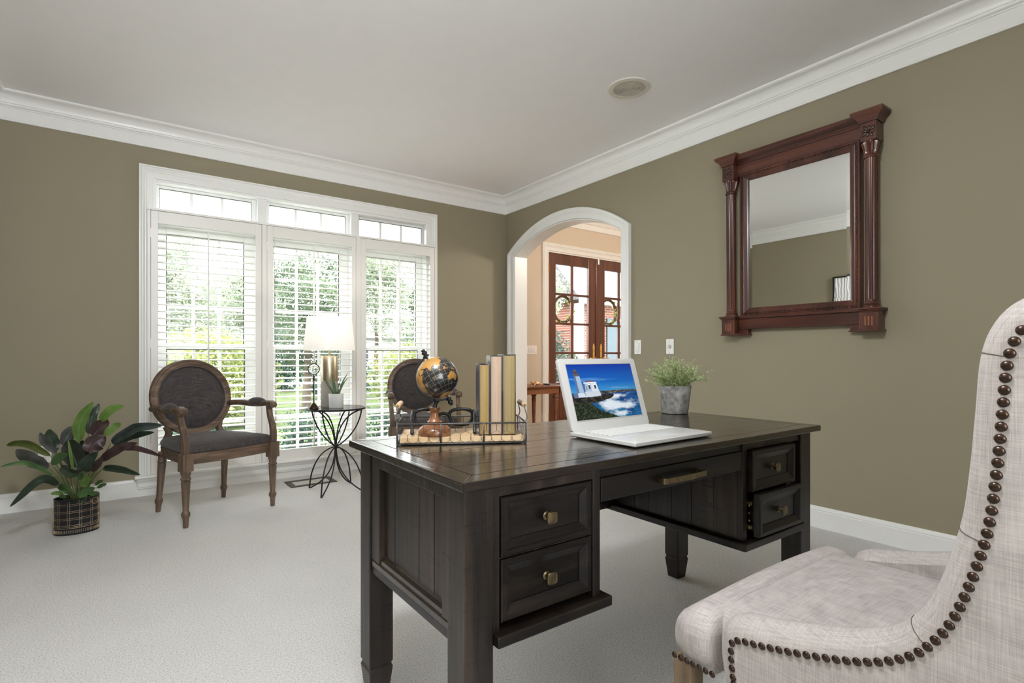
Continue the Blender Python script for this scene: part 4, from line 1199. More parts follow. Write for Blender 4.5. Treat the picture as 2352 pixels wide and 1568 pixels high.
# globe
import numpy as np
gx, gy = .7655, 1.459
gz = DT+BT
ga_ = math.atan2(gx, gy)           # line of sight heading
rgt = Vector((math.cos(ga_), -math.sin(ga_), 0)); los = Vector((math.sin(ga_), math.cos(ga_), 0))
GC = Vector((gx, gy, .963)) + rgt*.008; GR_ = .0640
gl = thing('desk_globe', 'black and gold desk globe on a turned wooden base in the wire tray', 'globe', (gx, gy, gz))
def in_poly(lon, lat, poly):
    inside = np.zeros(lon.shape, bool); n = len(poly); j = n-1
    for i in range(n):
        xi, yi = poly[i]; xj, yj = poly[j]
        c_ = ((yi > lat) != (yj > lat)) & (lon < (xj-xi)*(lat-yi)/((yj-yi) if yj != yi else 1e-9)+xi)
        inside ^= c_; j = i
    return inside
LAND = [
 [(-17,15),(-16,21),(-10,29),(-6,35),(10,37),(11,33),(20,31),(32,31),(35,27),(39,16),(43,11.5),(51,12),(46,3),(40,-4),(40,-15),(35,-20),(35,-25),(32,-29),(26,-34),(19,-34.5),(15,-27),(12,-17),(13,-8),(9,-1),(9,4),(4,6),(-8,4.5),(-13,9)],
 [(-9,37),(-9,43),(-1,44),(-4,48),(2,51),(8,54),(8,58),(5,60),(14,68),(26,71),(40,67),(60,69),(73,72),(100,77),(115,74),(140,73),(160,70),(178,67),(178,63),(163,60),(160,53),(156,57),(142,59),(137,54),(140,48),(131,43),(127,38),(126,35),(122,40),(118,38),(122,31),(119,25),(110,20),(108,14),(109,11),(105,9),(101,13),(103,2),(100,7),(98,16),(94,17),(90,22),(86,20),(80,15),(80,11),(77.5,8),(73,16),(72,21),(67,24.5),(57,26),(50,30),(52,25),(56,26),(60,22),(55,17),(45,13),(43,13),(39,21),(35,28),(34,31),(36,36),(28,37),(26,40),(22,37),(19,42),(13,45),(18,40),(16,38),(12,42),(9,44),(3,43),(0,39),(-2,37)],
 [(44,-13),(49,-12),(50,-16),(47,-25),(44,-24),(43.5,-19)],
 [(114,-22),(114,-34),(118,-35),(124,-33),(131,-31.5),(138,-35),(141,-38),(146,-39),(150,-37),(153,-31),(153,-25),(146,-19),(142,-11),(140,-17),(136,-15),(136,-12),(131,-12),(126,-14),(122,-18)],
 [(95,5.5),(98,4),(104,-2),(106,-6),(102,-4),(98,1)],[(106,-6),(114,-7),(114,-8.5),(106,-7.5)],[(109,1),(113,3),(117,7),(119,5),(117,-3),(111,-3)],[(119,-5),(121,1),(125,1),(122,-5)],
 [(131,-1),(135,-3),(141,-3),(147,-6),(150,-10),(144,-8),(138,-8)],[(80,9.5),(82,7),(80.5,6)],[(130,31),(136,34),(141,36),(141,41),(145,43),(141,45),(139,38),(132,34)],[(120,18),(122,18),(124,12),(126,7),(122,7),(121,13)],
 [(-168,66),(-156,71),(-125,70),(-95,72),(-80,73),(-60,60),(-56,52),(-66,45),(-70,42),(-76,35),(-81,31),(-80,25),(-84,30),(-97,27),(-97,20),(-90,21),(-84,15),(-78,8),(-83,8),(-95,15),(-105,20),(-115,31),(-124,40),(-125,48),(-135,58),(-150,60),(-165,55),(-160,60)],
 [(-78,8),(-62,10),(-51,3),(-35,-6),(-39,-17),(-48,-27),(-57,-36),(-65,-42),(-68,-52),(-74,-50),(-71,-30),(-71,-18),(-80,-6),(-80,2)],
 [(-45,60),(-52,65),(-58,75),(-35,83),(-18,78),(-25,70)],[(173,-35),(178,-38),(170,-46),(167,-45)],[(-6,50),(1,51),(-2,57),(-5,58)]]
NL, NT = 480, 240
lon = np.linspace(-180, 180, NL, endpoint=False); lat = np.linspace(-90, 90, NT+1)
LO, LA = np.meshgrid(lon, lat)
land = np.zeros(LO.shape, bool)
jit = .8*np.sin(LO*.9+LA*1.3)+.6*np.sin(LO*2.1-LA*1.7)
for poly in LAND: land |= in_poly(LO+jit, LA+jit*.7, poly)
land |= LA < -70
rs_ = np.random.RandomState(3)
nz = rs_.rand(*LO.shape)
sm = .5+.5*np.sin(LO*.35+3*np.sin(LA*.21))*np.cos(LA*.4+1.5*np.sin(LO*.17))
col = np.zeros(LO.shape+(4,)); col[..., 3] = 1
oc = np.array([.010,.010,.012]); g1_, g2_, g3_ = np.array([.60,.27,.035]), np.array([.50,.30,.10]), np.array([.24,.10,.02])
mix = (sm[..., None]*g1_+(1-sm[..., None])*g2_)*(0.55+.45*nz[..., None]) + (nz[..., None] > .86)*(-.5)*(g1_-g3_)*1.0
col[..., :3] = np.where(land[..., None], np.clip(mix, .02, 1), oc*(0.7+.8*nz[..., None]))
grid = ((np.isclose(np.mod(LO+7.5, 15), 0) & (np.abs(LA) < 80)) | np.isclose(np.mod(LA, 15), 0))
col[..., :3] = np.where(grid[..., None], np.where(land[..., None], np.array([.26,.15,.05]), np.array([.22,.20,.17])), col[..., :3])
coast = land & ~(np.roll(land,1,0)&np.roll(land,-1,0)&np.roll(land,1,1)&np.roll(land,-1,1))
col[..., :3] = np.where(coast[..., None], col[..., :3]*.45, col[..., :3])
V = []; F = []
for j in range(NT+1):
    la = R(lat[j]); cl = max(math.cos(la), 1e-4)
    for i in range(NL):
        lo = R(lon[i]); V.append((GR_*cl*math.cos(lo), GR_*cl*math.sin(lo), GR_*math.sin(la)))
for j in range(NT):
    for i in range(NL):
        k = (i+1) % NL; F.append((j*NL+i, j*NL+k, (j+1)*NL+k, (j+1)*NL+i))
me = bpy.data.meshes.new('globe_ball'); me.from_pydata(V, [], F)
me.polygons.foreach_set('use_smooth', [True]*len(F))
ca = me.color_attributes.new('Col', 'FLOAT_COLOR', 'POINT'); ca.data.foreach_set('color', col.reshape(-1))
me.materials.append(vcol_mat('globe_print', .28, 0, .5))
gb = bpy.data.objects.new('globe_ball', me); C.objects.link(gb); gb.parent = gl
# orientation: centre point lat/lon faces the camera, north leans to the left
clat, clon, tilt = R(-18), R(84), R(27.7)
tow = -los; up = Vector((0,0,1))
pole_pl = (up*math.cos(tilt) - rgt*math.sin(tilt))
pole = tow*math.sin(clat) + pole_pl*math.cos(clat)
ctr = tow*math.cos(clat) - pole_pl*math.sin(clat)
east = pole.cross(ctr)
A = Matrix((ctr, east, pole)).transposed()           # columns: where lon=clon,lat=0 -> ctr ; east ; north
Rz = Matrix.Rotation(-clon, 3, 'Z')
MR = (A @ Rz).to_4x4()
gb.matrix_local = Matrix.Translation(GC-gl.location) @ MR
# ocean lettering, wrapped on the ball
def ocean_text(txt, lon0, lat0, size):
    cu = bpy.data.curves.new('lettering', 'FONT'); cu.body = txt; cu.size = size; cu.align_x = 'CENTER'; cu.space_character = 1.45; cu.resolution_u = 2
    o = bpy.data.objects.new('lettering_tmp', cu); C.objects.link(o)
    dg = bpy.context.evaluated_depsgraph_get(); dg.update()
    me2 = bpy.data.meshes.new_from_object(o.evaluated_get(dg))
    bpy.data.objects.remove(o)
    for v in me2.vertices:
        lo = R(lon0)+v.co.x/GR_; la = R(lat0)+v.co.y/GR_; r = GR_*1.003
        v.co = (r*math.cos(la)*math.cos(lo), r*math.cos(la)*math.sin(lo), r*math.sin(la))
    me2.materials.clear(); me2.materials.append(M['letter'])
    q = bpy.data.objects.new('ocean_lettering', me2); C.objects.link(q); q.parent = gb
M['letter'] = plain('gilt_lettering', (.55,.47,.30,1), .5, var=0)
ocean_text('INDIAN', 84, -13, .0056); ocean_text('OCEAN', 84, -19.5, .0056)
# meridian arm in the plane facing the camera
axis = pole_pl
perp = (-rgt*math.cos(tilt) - up*math.sin(tilt))     # left-down direction
ar = GR_*1.10
pts = [GC + axis*ar*math.cos(a) + perp*ar*math.sin(a) for a in [PI*i/30 for i in range(31)]]
b = MB(); b.sweep(pts, rrect(.006,.0035,.001), up=tuple(los))
lowest = min(pts, key=lambda q: q.z)
top_w = Vector((gx, gy, .872))
b.tube([lowest+Vector((0,0,.001)), lowest.lerp(top_w,.5), top_w], [.010,.0055,.0085], 12)
b.build('meridian_arm', M['iron'], gl, world=True, smooth=True, auto=40)
for s in (1, -1):
    b = MB(); b.lathe([(.003,-.012),(.003,0),(.010,.002),(.010,.005),(.006,.007),(.006,.010),(.0085,.012),(.0085,.017),(.005,.019),(.0065,.021),(.0055,.025),(.002,.026)], 16)
    q = Vector((0,0,1)).rotation_difference(axis*s).to_matrix().to_4x4()
    b.xf(Matrix.Translation(GC+axis*s*ar) @ q); b.build('axis_knob', M['iron'], gl, world=True, smooth=True, auto=40)
b = MB(); b.lathe([(.0480,0),(.0500,.003),(.0500,.014),(.0475,.020),(.040,.0275),(.028,.033),(.021,.037),(.023,.041),(.0165,.046),(.0135,.058),(.0115,.068),(.0155,.074),(.0165,.079),(.0165,.085),(.010,.085)], 40, (gx,gy,gz))
b.build('turned_base', M['globew'], gl, world=True, smooth=True, auto=40)

# wrought iron eyeglasses
sp = thing('iron_eyeglasses', 'hammered black iron eyeglasses sculpture behind the globe base in the wire tray', 'ornament', traypt(-.04,.03,BT))
lc = traypt(-.112, .046, BT+.044); rc = traypt(.000, .046, BT+.044)
ux = Vector((math.cos(TR), math.sin(TR), 0)); uy = Vector((-math.sin(TR), math.cos(TR), 0))
jr = random.Random(8)
def lens(c_):
    pts = []
    for i in range(28):
        a = 2*PI*i/28; n_ = 2.7
        k = (abs(math.cos(a))**n_+abs(math.sin(a))**n_)**(-1/n_)
        zz = .0255*k*math.sin(a)
        xx = .037*k*math.cos(a)*(1.0+.12*math.sin(a))
        pts.append(c_+ux*xx+Vector((0,0,zz)))
    return pts
for nm, c_ in (('left', lc), ('right', rc)):
    b = MB(); b.tube(lens(c_), [.0058*(1+.12*jr.uniform(-1,1)) for _ in range(28)], 9, closed=True); b.build('lens_rim', M['iron'], sp, world=True, smooth=True)
b = MB(); m0, m1 = lc+ux*.037+Vector((0,0,.006)), rc-ux*.037+Vector((0,0,.006))
b.tube(smoothline([m0, m0.lerp(m1,.5)+Vector((0,0,.006)), m1], 5), .0055, 9); b.build('bridge', M['iron'], sp, world=True, smooth=True)
for s, c_ in ((-1, lc), (1, rc)):
    b = MB(); st = c_+ux*s*.038+Vector((0,0,.019))
    pts = smoothline([st-ux*s*.004, st+ux*s*.005+Vector((0,0,-.002)), st-uy*.045+ux*s*.004+Vector((0,0,-.010)), st-uy*.085+ux*s*.002+Vector((0,0,-.030)), st-uy*.112+Vector((0,0,-.0565))], 5)
    b.tube(pts, [.0054*(1+.15*jr.uniform(-1,1)) for _ in pts], 9); b.build('temple', M['iron'], sp, world=True, smooth=True)

# ------------------------------------------------------------------ laptop
LW, LD = .384, .272
lp = thing('laptop', 'white laptop open on the desk showing a lighthouse and surf photo', 'laptop', (1.362, 1.159, DT), R(1.0))
white = plain('white_polycarbonate', (.58,.58,.57,1), .32, var=0, coat=.2)
wmat = plain('white_keycap', (.64,.64,.63,1), .5, var=0)
def rr_poly(w_, d_, r, n_=6):
    out = []
    for cx, cy, a0 in ((w_/2-r,-d_/2+r,-PI/2),(w_/2-r,d_/2-r,0),(-w_/2+r,d_/2-r,PI/2),(-w_/2+r,-d_/2+r,PI)):
        for i in range(n_+1):
            a = a0+PI/2*i/n_; out.append((cx+r*math.cos(a), cy+r*math.sin(a)))
    return out
b = MB(); b.loft([[(x,y,z) for x,y in rr_poly(LW-2*i_, LD-2*i_, .006)] for z, i_ in ((.001,.010),(.003,.003),(.006,.0),(.0145,.0),(.0165,.0012),(.0172,.003))])
lb = b.build('laptop_base', white, lp, smooth=True, auto=30)
KZ = .0170
b = MB(); b.loft([[(x,y+.045,z) for x,y in rr_poly(.318,.118,.006)] for z in (KZ-.001, KZ+.0004)]); kb = b.build('keyboard', plain('keyboard_well_shade', (.22,.22,.215,1), .6, var=0), lp)  # well coloured dark to stand in for the shading between keys
kp = None
def key(x, y, wd, dp=.0165):
    global kp
    b = MB(); b.loft([[(x+a,y+c_,z) for a,c_ in rr_poly(wd-i_, dp-i_, .002, 3)] for z, i_ in ((KZ,.0),(KZ+.0028,.0008),(KZ+.0036,.003))])
    b.build('key', wmat, kb)
for r_ in range(6):
    y = .045+.0495-r_*.0197
    if r_ == 5:
        xs = [(-.1465,.019),(-.1250,.019),(-.1035,.019),(-.0800,.023),(-.0065,.118),(.0665,.023),(.090,.019)]
        for q in range(3): xs.append((.1110+.0195*q,.017))
    elif r_ == 0: xs = [(-.1485+.0198*k+.0005, .0175) for k in range(16)]
    else:
        off = (0,0,.006,.010,.016,0)[r_]; n_ = (16,13,12,11,10,0)[r_]
        lw = .0185+off; xs = [(-.157+lw/2, lw)]; x = -.157+lw+.0020
        for k in range(n_-1): xs.append((x+.0092, .0185)); x += .0206
        xs.append((x+(.157-x)/2, .157-x))
    for x, wd in xs: key(x, y, wd, .0165 if r_ else .011)
b = MB(); b.loft([[(x,y-.082,z) for x,y in rr_poly(.104,.064,.003)] for z in (KZ-.001, KZ+.0006)]); b.build('trackpad', plain('trackpad_white', (.54,.55,.56,1), .45, var=0), lp, bevel=.0004)
b = MB(); b.box(-.05,.05,-.1245,-.1205,KZ-.0008,KZ+.0003); b.build('trackpad_button', white, lp)
b = MB(); b.box(-.155,-.13,.118,.1185,KZ-.0005,KZ+.0003); b.build('small_mark', M['plate_gap'], lp)
# lid
lid = bpy.data.objects.new('lid', None); C.objects.link(lid)
bpy.data.objects.remove(lid)
LH = .250; la_ = R(17.5)
hz = Vector((0, LD/2-.012, .015))
def lidpt(x, v, d):  # v up the lid, d out of the screen face toward the user
    return (x, hz.y + v*math.sin(la_) - d*math.cos(la_), hz.z + v*math.cos(la_) + d*math.sin(la_))
b = MB()
rp = rr_poly(LW, LH, .009)
b.loft([[lidpt(x, y+LH/2, d) for x, y in [(px_*(LW-2*i_)/LW, py_*(LH-2*i_)/LH) for px_, py_ in rp]] for d, i_ in ((-.012,.006),(-.010,.001),(-.004,0),(.003,0),(.0045,.0008),(.005,.003))])
ld_ = b.build('screen_lid', white, lp, smooth=True, auto=30)
SX, SB, ST = .163, .036, .229
# screen picture painted as vertex colours
GW_, GH_ = 300, 178
def vn(x, y, seed=0):
    def hsh(i, j): return np.modf(np.abs(np.sin(i*127.1+j*311.7+seed*17.3)*43758.5453))[0]
    i, j = np.floor(x), np.floor(y); fx, fy = x-i, y-j; fx = fx*fx*(3-2*fx); fy = fy*fy*(3-2*fy)
    return (hsh(i,j)*(1-fx)+hsh(i+1,j)*fx)*(1-fy)+(hsh(i,j+1)*(1-fx)+hsh(i+1,j+1)*fx)*fy
def fbm(x, y, s=0): return .5*vn(x,y,s)+.25*vn(2*x,2*y,s+1)+.15*vn(4*x,4*y,s+2)+.1*vn(8*x,8*y,s+3)
U, Vv = np.meshgrid(np.linspace(0,1,GW_), np.linspace(0,1,GH_))   # Vv 0 bottom
T = 1-Vv
sl = lambda r,g,b_: np.array(srgb(r,g,b_)[:3])
def lerp(a, b_, t): t = np.clip(t,0,1)[..., None]; return a*(1-t)+b_*t
img = lerp(sl(6,44,140), sl(14,98,176), T/.42)
img = lerp(img, sl(60,135,182), (T-.34)/.2)
cl = fbm(U*3, T*22, 5); img = lerp(img, sl(120,175,215), np.clip((cl-.62)*2.5,0,.35)*(T>.25)*(T<.5))
# sea
hor = .525
sea = T > hor
sc = lerp(sl(20,70,130), sl(18,90,140), (T-hor)/.4)
wv = fbm(U*14, T*30, 9); sc = lerp(sc, sl(10,45,100), np.clip((wv-.45)*3,0,1))
foam = fbm(U*9+2, T*16, 13)
d1 = np.exp(-(((U-.52)/.20)**2+((T-.76)/.13)**2)*1.3); d2 = np.exp(-(((U-.80)/.13)**2+((T-.78)/.05)**2)); d3 = np.exp(-(((U-.66)/.12)**2+((T-.95)/.07)**2)); d4 = np.exp(-(((U-.60)/.22)**2+((T-.60)/.03)**2))
fm = np.clip((foam*.9+d1*.75+d2*.55+d3*.6+d4*.35-.62)*3.2, 0, 1)
teal = np.clip((d1+d3+d2-.25)*1.4,0,1)
sc = lerp(sc, sl(30,130,150), teal*.8); sc = lerp(sc, sl(205,212,222), fm)
img = np.where(sea[..., None], sc, img)
# far headland and rocks
nb_ = fbm(U*26, U*0+1, 3)
far = (T > .500+.016*(1-U)-.028*nb_*(U>.36)*(1.1-U)) & (T < .575-.045*U) & (U > .34)
rk = lerp(sl(40,38,36), sl(120,112,100), np.clip((fbm(U*40,T*60,21)-.4)*2.5,0,1))
img = np.where(far[..., None], rk, img)
edge_ = .56+.13*np.clip(U/.55,0,1)
land_ = (T > .575-.02*fbm(U*20,U*0,4)) & (T < .70+.05*fbm(U*9,T*9,2)-.10*np.clip((U-.25)/.35,0,1)) & (U < .60-.9*np.clip(T-.60,0,1)+.05*nb_)
img = np.where(land_[..., None], lerp(sl(20,20,24), sl(66,62,58), np.clip((fbm(U*30,T*50,31)-.42)*3,0,1)), img)
near = (T > .70-.02*nb_) & (U < .30+.05*fbm(U*9,T*12,8)+.32*np.clip((T-.80)/.2,0,1)**1.2-.10*np.clip((.80-T)/.1,0,1))
gr = lerp(sl(18,26,22), sl(52,64,44), np.clip((fbm(U*60,T*60,41)-.4)*3,0,1))
img = np.where(near[..., None], gr, img)
def rect(u0,u1,t0,t1,c_): 
    mk = (U>=u0)&(U<=u1)&(T>=t0)&(T<=t1); img[mk] = c_
def quad(p, c_):
    mk = in_poly(U, T, p); img[mk] = c_
# lighthouse tower
quad([(.080,.21),(.162,.21),(.182,.52),(.084,.52)], sl(150,168,190)); quad([(.080,.21),(.105,.21),(.112,.52),(.084,.52)], sl(84,104,140))
quad([(.08,.52),(.185,.52),(.20,.60),(.07,.60)], sl(190,200,212)); quad([(.03,.52),(.09,.52),(.09,.61),(.03,.61)], sl(90,100,125))
quad([(.066,.17),(.160,.17),(.152,.215),(.082,.215)], sl(88,78,82)); quad([(.078,.12),(.143,.12),(.143,.172),(.078,.172)], sl(66,62,72)); quad([(.076,.125),(.11,.085),(.146,.125)], sl(96,76,70))
# house
quad([(.215,.335),(.285,.300),(.385,.332),(.385,.345),(.215,.345)], sl(120,66,58))
quad([(.205,.335),(.30,.335),(.305,.51),(.195,.51)], sl(158,176,200)); quad([(.30,.335),(.385,.335),(.405,.50),(.305,.51)], sl(200,208,216)); quad([(.185,.34),(.215,.34),(.205,.52),(.185,.52)], sl(70,92,130))
quad([(.20,.335),(.39,.330),(.39,.348),(.20,.352)], sl(225,228,232)); quad([(.195,.505),(.41,.495),(.425,.59),(.20,.605)], sl(186,194,206))
for q in (.262,.345): quad([(q,.385),(q+.026,.385),(q+.028,.455),(q,.455)], sl(50,56,70)); quad([(q-.006,.368),(q+.032,.368),(q+.032,.384),(q-.006,.384)], sl(238,240,242))
quad([(.225,.40),(.235,.40),(.237,.47),(.226,.47)], sl(70,80,100))
img = np.clip(img*(1+.10*(rs_.rand(GH_,GW_)-.5))[..., None], 0, 1)
V = []; F = []
for j in range(GH_):
    for i in range(GW_):
        V.append(lidpt(-SX+2*SX*i/(GW_-1), SB+(ST-SB)*j/(GH_-1), .0056))
for j in range(GH_-1):
    for i in range(GW_-1): F.append((j*GW_+i, j*GW_+i+1, (j+1)*GW_+i+1, (j+1)*GW_+i))
me = bpy.data.meshes.new('display'); me.from_pydata(V, [], F)
ca = me.color_attributes.new('Col', 'FLOAT_COLOR', 'POINT'); cc = np.ones((GH_*GW_, 4)); cc[:, :3] = img.reshape(-1, 3); ca.data.foreach_set('color', cc.reshape(-1))
me.materials.append(vcol_mat('screen_photo', .2, .08, 0))
ds = bpy.data.objects.new('display', me); C.objects.link(ds); ds.parent = lp
b = MB()
for x0, x1, v0, v1 in ((-SX-.0025,SX+.0025,SB-.0025,SB),(-SX-.0025,SX+.0025,ST,ST+.0025),(-SX-.0025,-SX,SB,ST),(SX,SX+.0025,SB,ST)):
    b.add([lidpt(x0,v0,.0054),lidpt(x1,v0,.0054),lidpt(x1,v1,.0054),lidpt(x0,v1,.0054),lidpt(x0,v0,.0062),lidpt(x1,v0,.0062),lidpt(x1,v1,.0062),lidpt(x0,v1,.0062)], [(0,3,2,1),(4,5,6,7),(0,1,5,4),(1,2,6,5),(2,3,7,6),(3,0,4,7)])
b.build('display_gasket', M['plate_gap'], lp)
b = MB(); b.tube([(-.15,hz.y+.001,hz.z-.001),(.15,hz.y+.001,hz.z-.001)], .006, 12); b.build('hinge_barrel', white, lp, smooth=True)

# ------------------------------------------------------------------ desk plant
dp_ = thing('potted_herb', 'feathery light green plant in a rough grey cement pot at the far desk corner', 'potted plant', (2.050, 1.548, DT))
M['cement'] = plain('grey_cement', (.25,.245,.235,1), .9, var=.5, vs=38, bs=.6, bscale=120)
b = MB(); b.lathe([(.052,0),(.0575,.002),(.0595,.006),(.0735,.124),(.0730,.127),(.0670,.127),(.0655,.118),(.060,.10),(.001,.10)], 40); b.build('cement_pot', M['cement'], dp_, smooth=True, auto=40)
b = MB(); b.lathe([(.0645,.10),(.06,.108),(.001,.112)], 24); b.build('soil', plain('dark_soil', (.03,.022,.015,1), .95, bs=.6), dp_)
def foliage_mat(name, cols, tr=.35, scale=6, rough=.55):
    m, nt, p = base_mat(name)
    n = noise(nt, coords(nt), scale, 2)
    st = [(.3+.4*i/(len(cols)-1), c_) for i, c_ in enumerate(cols)]
    cc_ = ramp(nt, n, st)
    nt.links.new(cc_, p.inputs['Base Color']); p.inputs['Roughness'].default_value = rough; p.inputs['Specular IOR Level'].default_value = .3
    t = nt.nodes.new('ShaderNodeBsdfTranslucent'); nt.links.new(cc_, t.inputs[0])
    mx = nt.nodes.new('ShaderNodeMixShader'); mx.inputs[0].default_value = tr
    nt.links.new(p.outputs[0], mx.inputs[1]); nt.links.new(t.outputs[0], mx.inputs[2])
    nt.links.new(mx.outputs[0], nt.nodes['Material Output'].inputs[0])
    return m
M['fern'] = foliage_mat('pale_fern_green', [(.28,.36,.14,1),(.46,.54,.27,1),(.66,.72,.47,1)], .3, 60)
rng = random.Random(12)
b = MB()
for s in range(150):
    a = rng.uniform(0, 2*PI); el = rng.uniform(0, 1)**.8
    r0 = rng.uniform(0, .05); L_ = rng.uniform(.10,.165)*(1.0 if el < .75 else .9)
    out = Vector((math.cos(a), math.sin(a), 0)); th = el*1.75
    p = Vector((math.cos(a)*r0, math.sin(a)*r0, .108)); pts = [p.copy()]
    dirv = (Vector((0,0,1))*math.cos(th*.35) + out*math.sin(th*.35)).normalized()
    n_ = 9
    for k in range(n_):
        dirv = (dirv + out*.05*th + Vector((0,0,-.05*th)) + Vector((rng.uniform(-.14,.14),rng.uniform(-.14,.14),rng.uniform(-.1,.1)))).normalized()
        p = p + dirv*L_/n_; pts.append(p.copy())
    b.tube(pts, .0007, 3, caps=False)
    for k in range(2, n_+1):
        for q in range(5):
            c_ = pts[k-1].lerp(pts[k], rng.random())
            dd = (dirv*.6 + Vector((rng.uniform(-1,1),rng.uniform(-1,1),rng.uniform(-.6,1)))).normalized()
            ln = rng.uniform(.007,.014); sd = dd.cross(Vector((rng.uniform(-1,1),rng.uniform(-1,1),rng.uniform(-1,1)))).normalized()*.0015
            e_ = c_+dd*ln
            b.add([c_-sd*.5, c_+sd*.5, c_.lerp(e_,.6)+sd, e_, c_.lerp(e_,.6)-sd], [(0,1,2,3,4)])
b.build('feathery_foliage', M['fern'], dp_)

# ------------------------------------------------------------------ side table by the window and what stands on it
QX, QY = 1.300, 4.092
stb = thing('side_table', 'round glass-topped side table with black leaf-shaped wire legs', 'side table', (QX, QY, 0), R(0))
TZ = .634
b = MB(); n_ = 48
b.sweep([( .218*math.cos(2*PI*i/n_), .218*math.sin(2*PI*i/n_), TZ-.006) for i in range(n_)], rrect(.006,.013,.0015), closed=True)
b.build('top_rim', M['iron'], stb, smooth=True, auto=40)
b = MB(); b.lathe([(.2145,TZ-.007),(.2145,TZ)], 48); b.build('glass_top', M['tglass'], stb)
WZ = .335
fa = [math.atan2(4.279-QY,1.151-QX), math.atan2(3.919-QY,1.139-QX), math.atan2(4.253-QY,1.476-QX), math.atan2(3.923-QY,1.457-QX)]
for i, a in enumerate(fa):
    d_ = Vector((math.cos(a), math.sin(a), 0)); s_ = Vector((-math.sin(a), math.cos(a), 0))
    P = lambda r, z, t=0: tuple(d_*r+s_*t+Vector((0,0,z)))
    for nm, pp in (('lower_leg_loop', [(.0,WZ),(.055,.318),(.120,.275),(.175,.205),(.212,.120),(.228,.040),(.233,.003)]),
                   ('lower_leg_loop', [(.004,WZ-.01),(.010,.265),(.030,.190),(.075,.115),(.140,.055),(.200,.018),(.231,.004)]),
                   ('upper_leg_loop', [(.0,WZ),(.048,.362),(.105,.410),(.155,.470),(.190,.535),(.208,.590),(.213,.622)]),
                   ('upper_leg_loop', [(.004,WZ+.01),(.012,.400),(.035,.470),(.075,.535),(.125,.583),(.175,.610),(.212,.623)])):
        b = MB(); b.tube(smoothline([P(r, z) for r, z in pp], 5), .0055, 8)
        b.build(nm, M['iron'], stb, smooth=True)
b = MB(); b.lathe([(.008,WZ-.022),(.013,WZ-.015),(.014,WZ),(.013,WZ+.015),(.008,WZ+.022)], 16); b.build('waist_knot', M['iron'], stb, smooth=True)
# lamp
lx, ly = 1.300, 4.245
lm = thing('table_lamp', 'brass and cement cylinder table lamp with a white tapered shade on the side table', 'table lamp', (lx, ly, TZ))
b = MB(); b.lathe([(.063,0),(.064,.002),(.064,.193),(.064,.194)], 40); b.build('cement_base', plain('smooth_concrete', (.40,.37,.33,1), .8, var=.08, vs=14), lm, smooth=True, auto=40)
b = MB(); b.lathe([(.0642,.194),(.0645,.196),(.0645,.392),(.063,.3945),(.010,.395),(.0095,.395),(.0095,.47)], 40); b.build('brass_body', M['brass'], lm, smooth=True, auto=40)
m = bpy.data.materials.new('lit_lampshade'); m.use_nodes = True; nt = m.node_tree; nt.nodes.clear()
out = nt.nodes.new('ShaderNodeOutputMaterial'); df = nt.nodes.new('ShaderNodeBsdfDiffuse'); tl = nt.nodes.new('ShaderNodeBsdfTranslucent'); mx = nt.nodes.new('ShaderNodeMixShader')
df.inputs[0].default_value = (.90,.90,.90,1); tl.inputs[0].default_value = (.93,.92,.90,1); mx.inputs[0].default_value = .45
nt.links.new(df.outputs[0], mx.inputs[1]); nt.links.new(tl.outputs[0], mx.inputs[2]); nt.links.new(mx.outputs[0], out.inputs[0])
b = MB(); b.loft([[(r*math.cos(2*PI*i/64), r*math.sin(2*PI*i/64), z) for i in range(64)] for r, z in ((.194,.438),(.168,.700),(.1668,.700),(.1928,.438))], caps=False, wrap=True)
b.build('lamp_shade', m, lm, smooth=True, auto=40)
b = MB(); b.tube([(0,0,.46),(0,0,.685)], .004, 8)
for k in range(3):
    a = 2*PI*k/3; b.tube([(0,0,.685),(.166*math.cos(a),.166*math.sin(a),.690)], .002, 6)
b.build('shade_spider', M['brass'], lm)
b = MB(); b.ball((0,0,.555), .03, 16, 12); b.build('bulb', emis('warm_bulb', (1,.9,.75,1), 12), lm, smooth=True)
lamp('table_lamp_light', 'POINT', (lx, ly, TZ+.61), 4.5, (1,.94,.86), shadow_soft_size=.03)
# aloe
al = thing('aloe_plant', 'small aloe in a white ribbed pot in front of the table lamp', 'potted plant', (1.297, 4.068, TZ))
b = MB(); b.lathe([(.046,0),(.050,.001),(.052,.004),(.055,.104),(.0545,.107),(.0515,.107),(.050,.09),(.001,.088)], 40); wp_ = plain('white_ceramic', (.74,.74,.74,1), .55, var=.01); b.build('ceramic_pot', wp_, al, smooth=True, auto=40)
for k, r_ in enumerate((.006,.0105,.015)):
    b = MB()
    pts = []
    for q in [(-r_, .045+.0), (-r_, .062)] + [(r_*math.cos(a), .070+r_*math.sin(a)) for a in [PI-PI*i/8 for i in range(9)]] + [(r_, .062), (r_, .045)]:
        ang = -PI/2-.45+q[0]/.054; rr_ = .0515+.0035*q[1]/.104+.0005
        pts.append((rr_*math.cos(ang), rr_*math.sin(ang), q[1]))
    b.tube(pts, .0009, 6); b.build('arch_relief', wp_, al, smooth=True)
M['aloe'] = foliage_mat('aloe_green', [(.06,.12,.06,1),(.12,.20,.10,1),(.22,.30,.18,1)], .1, 25, .4)
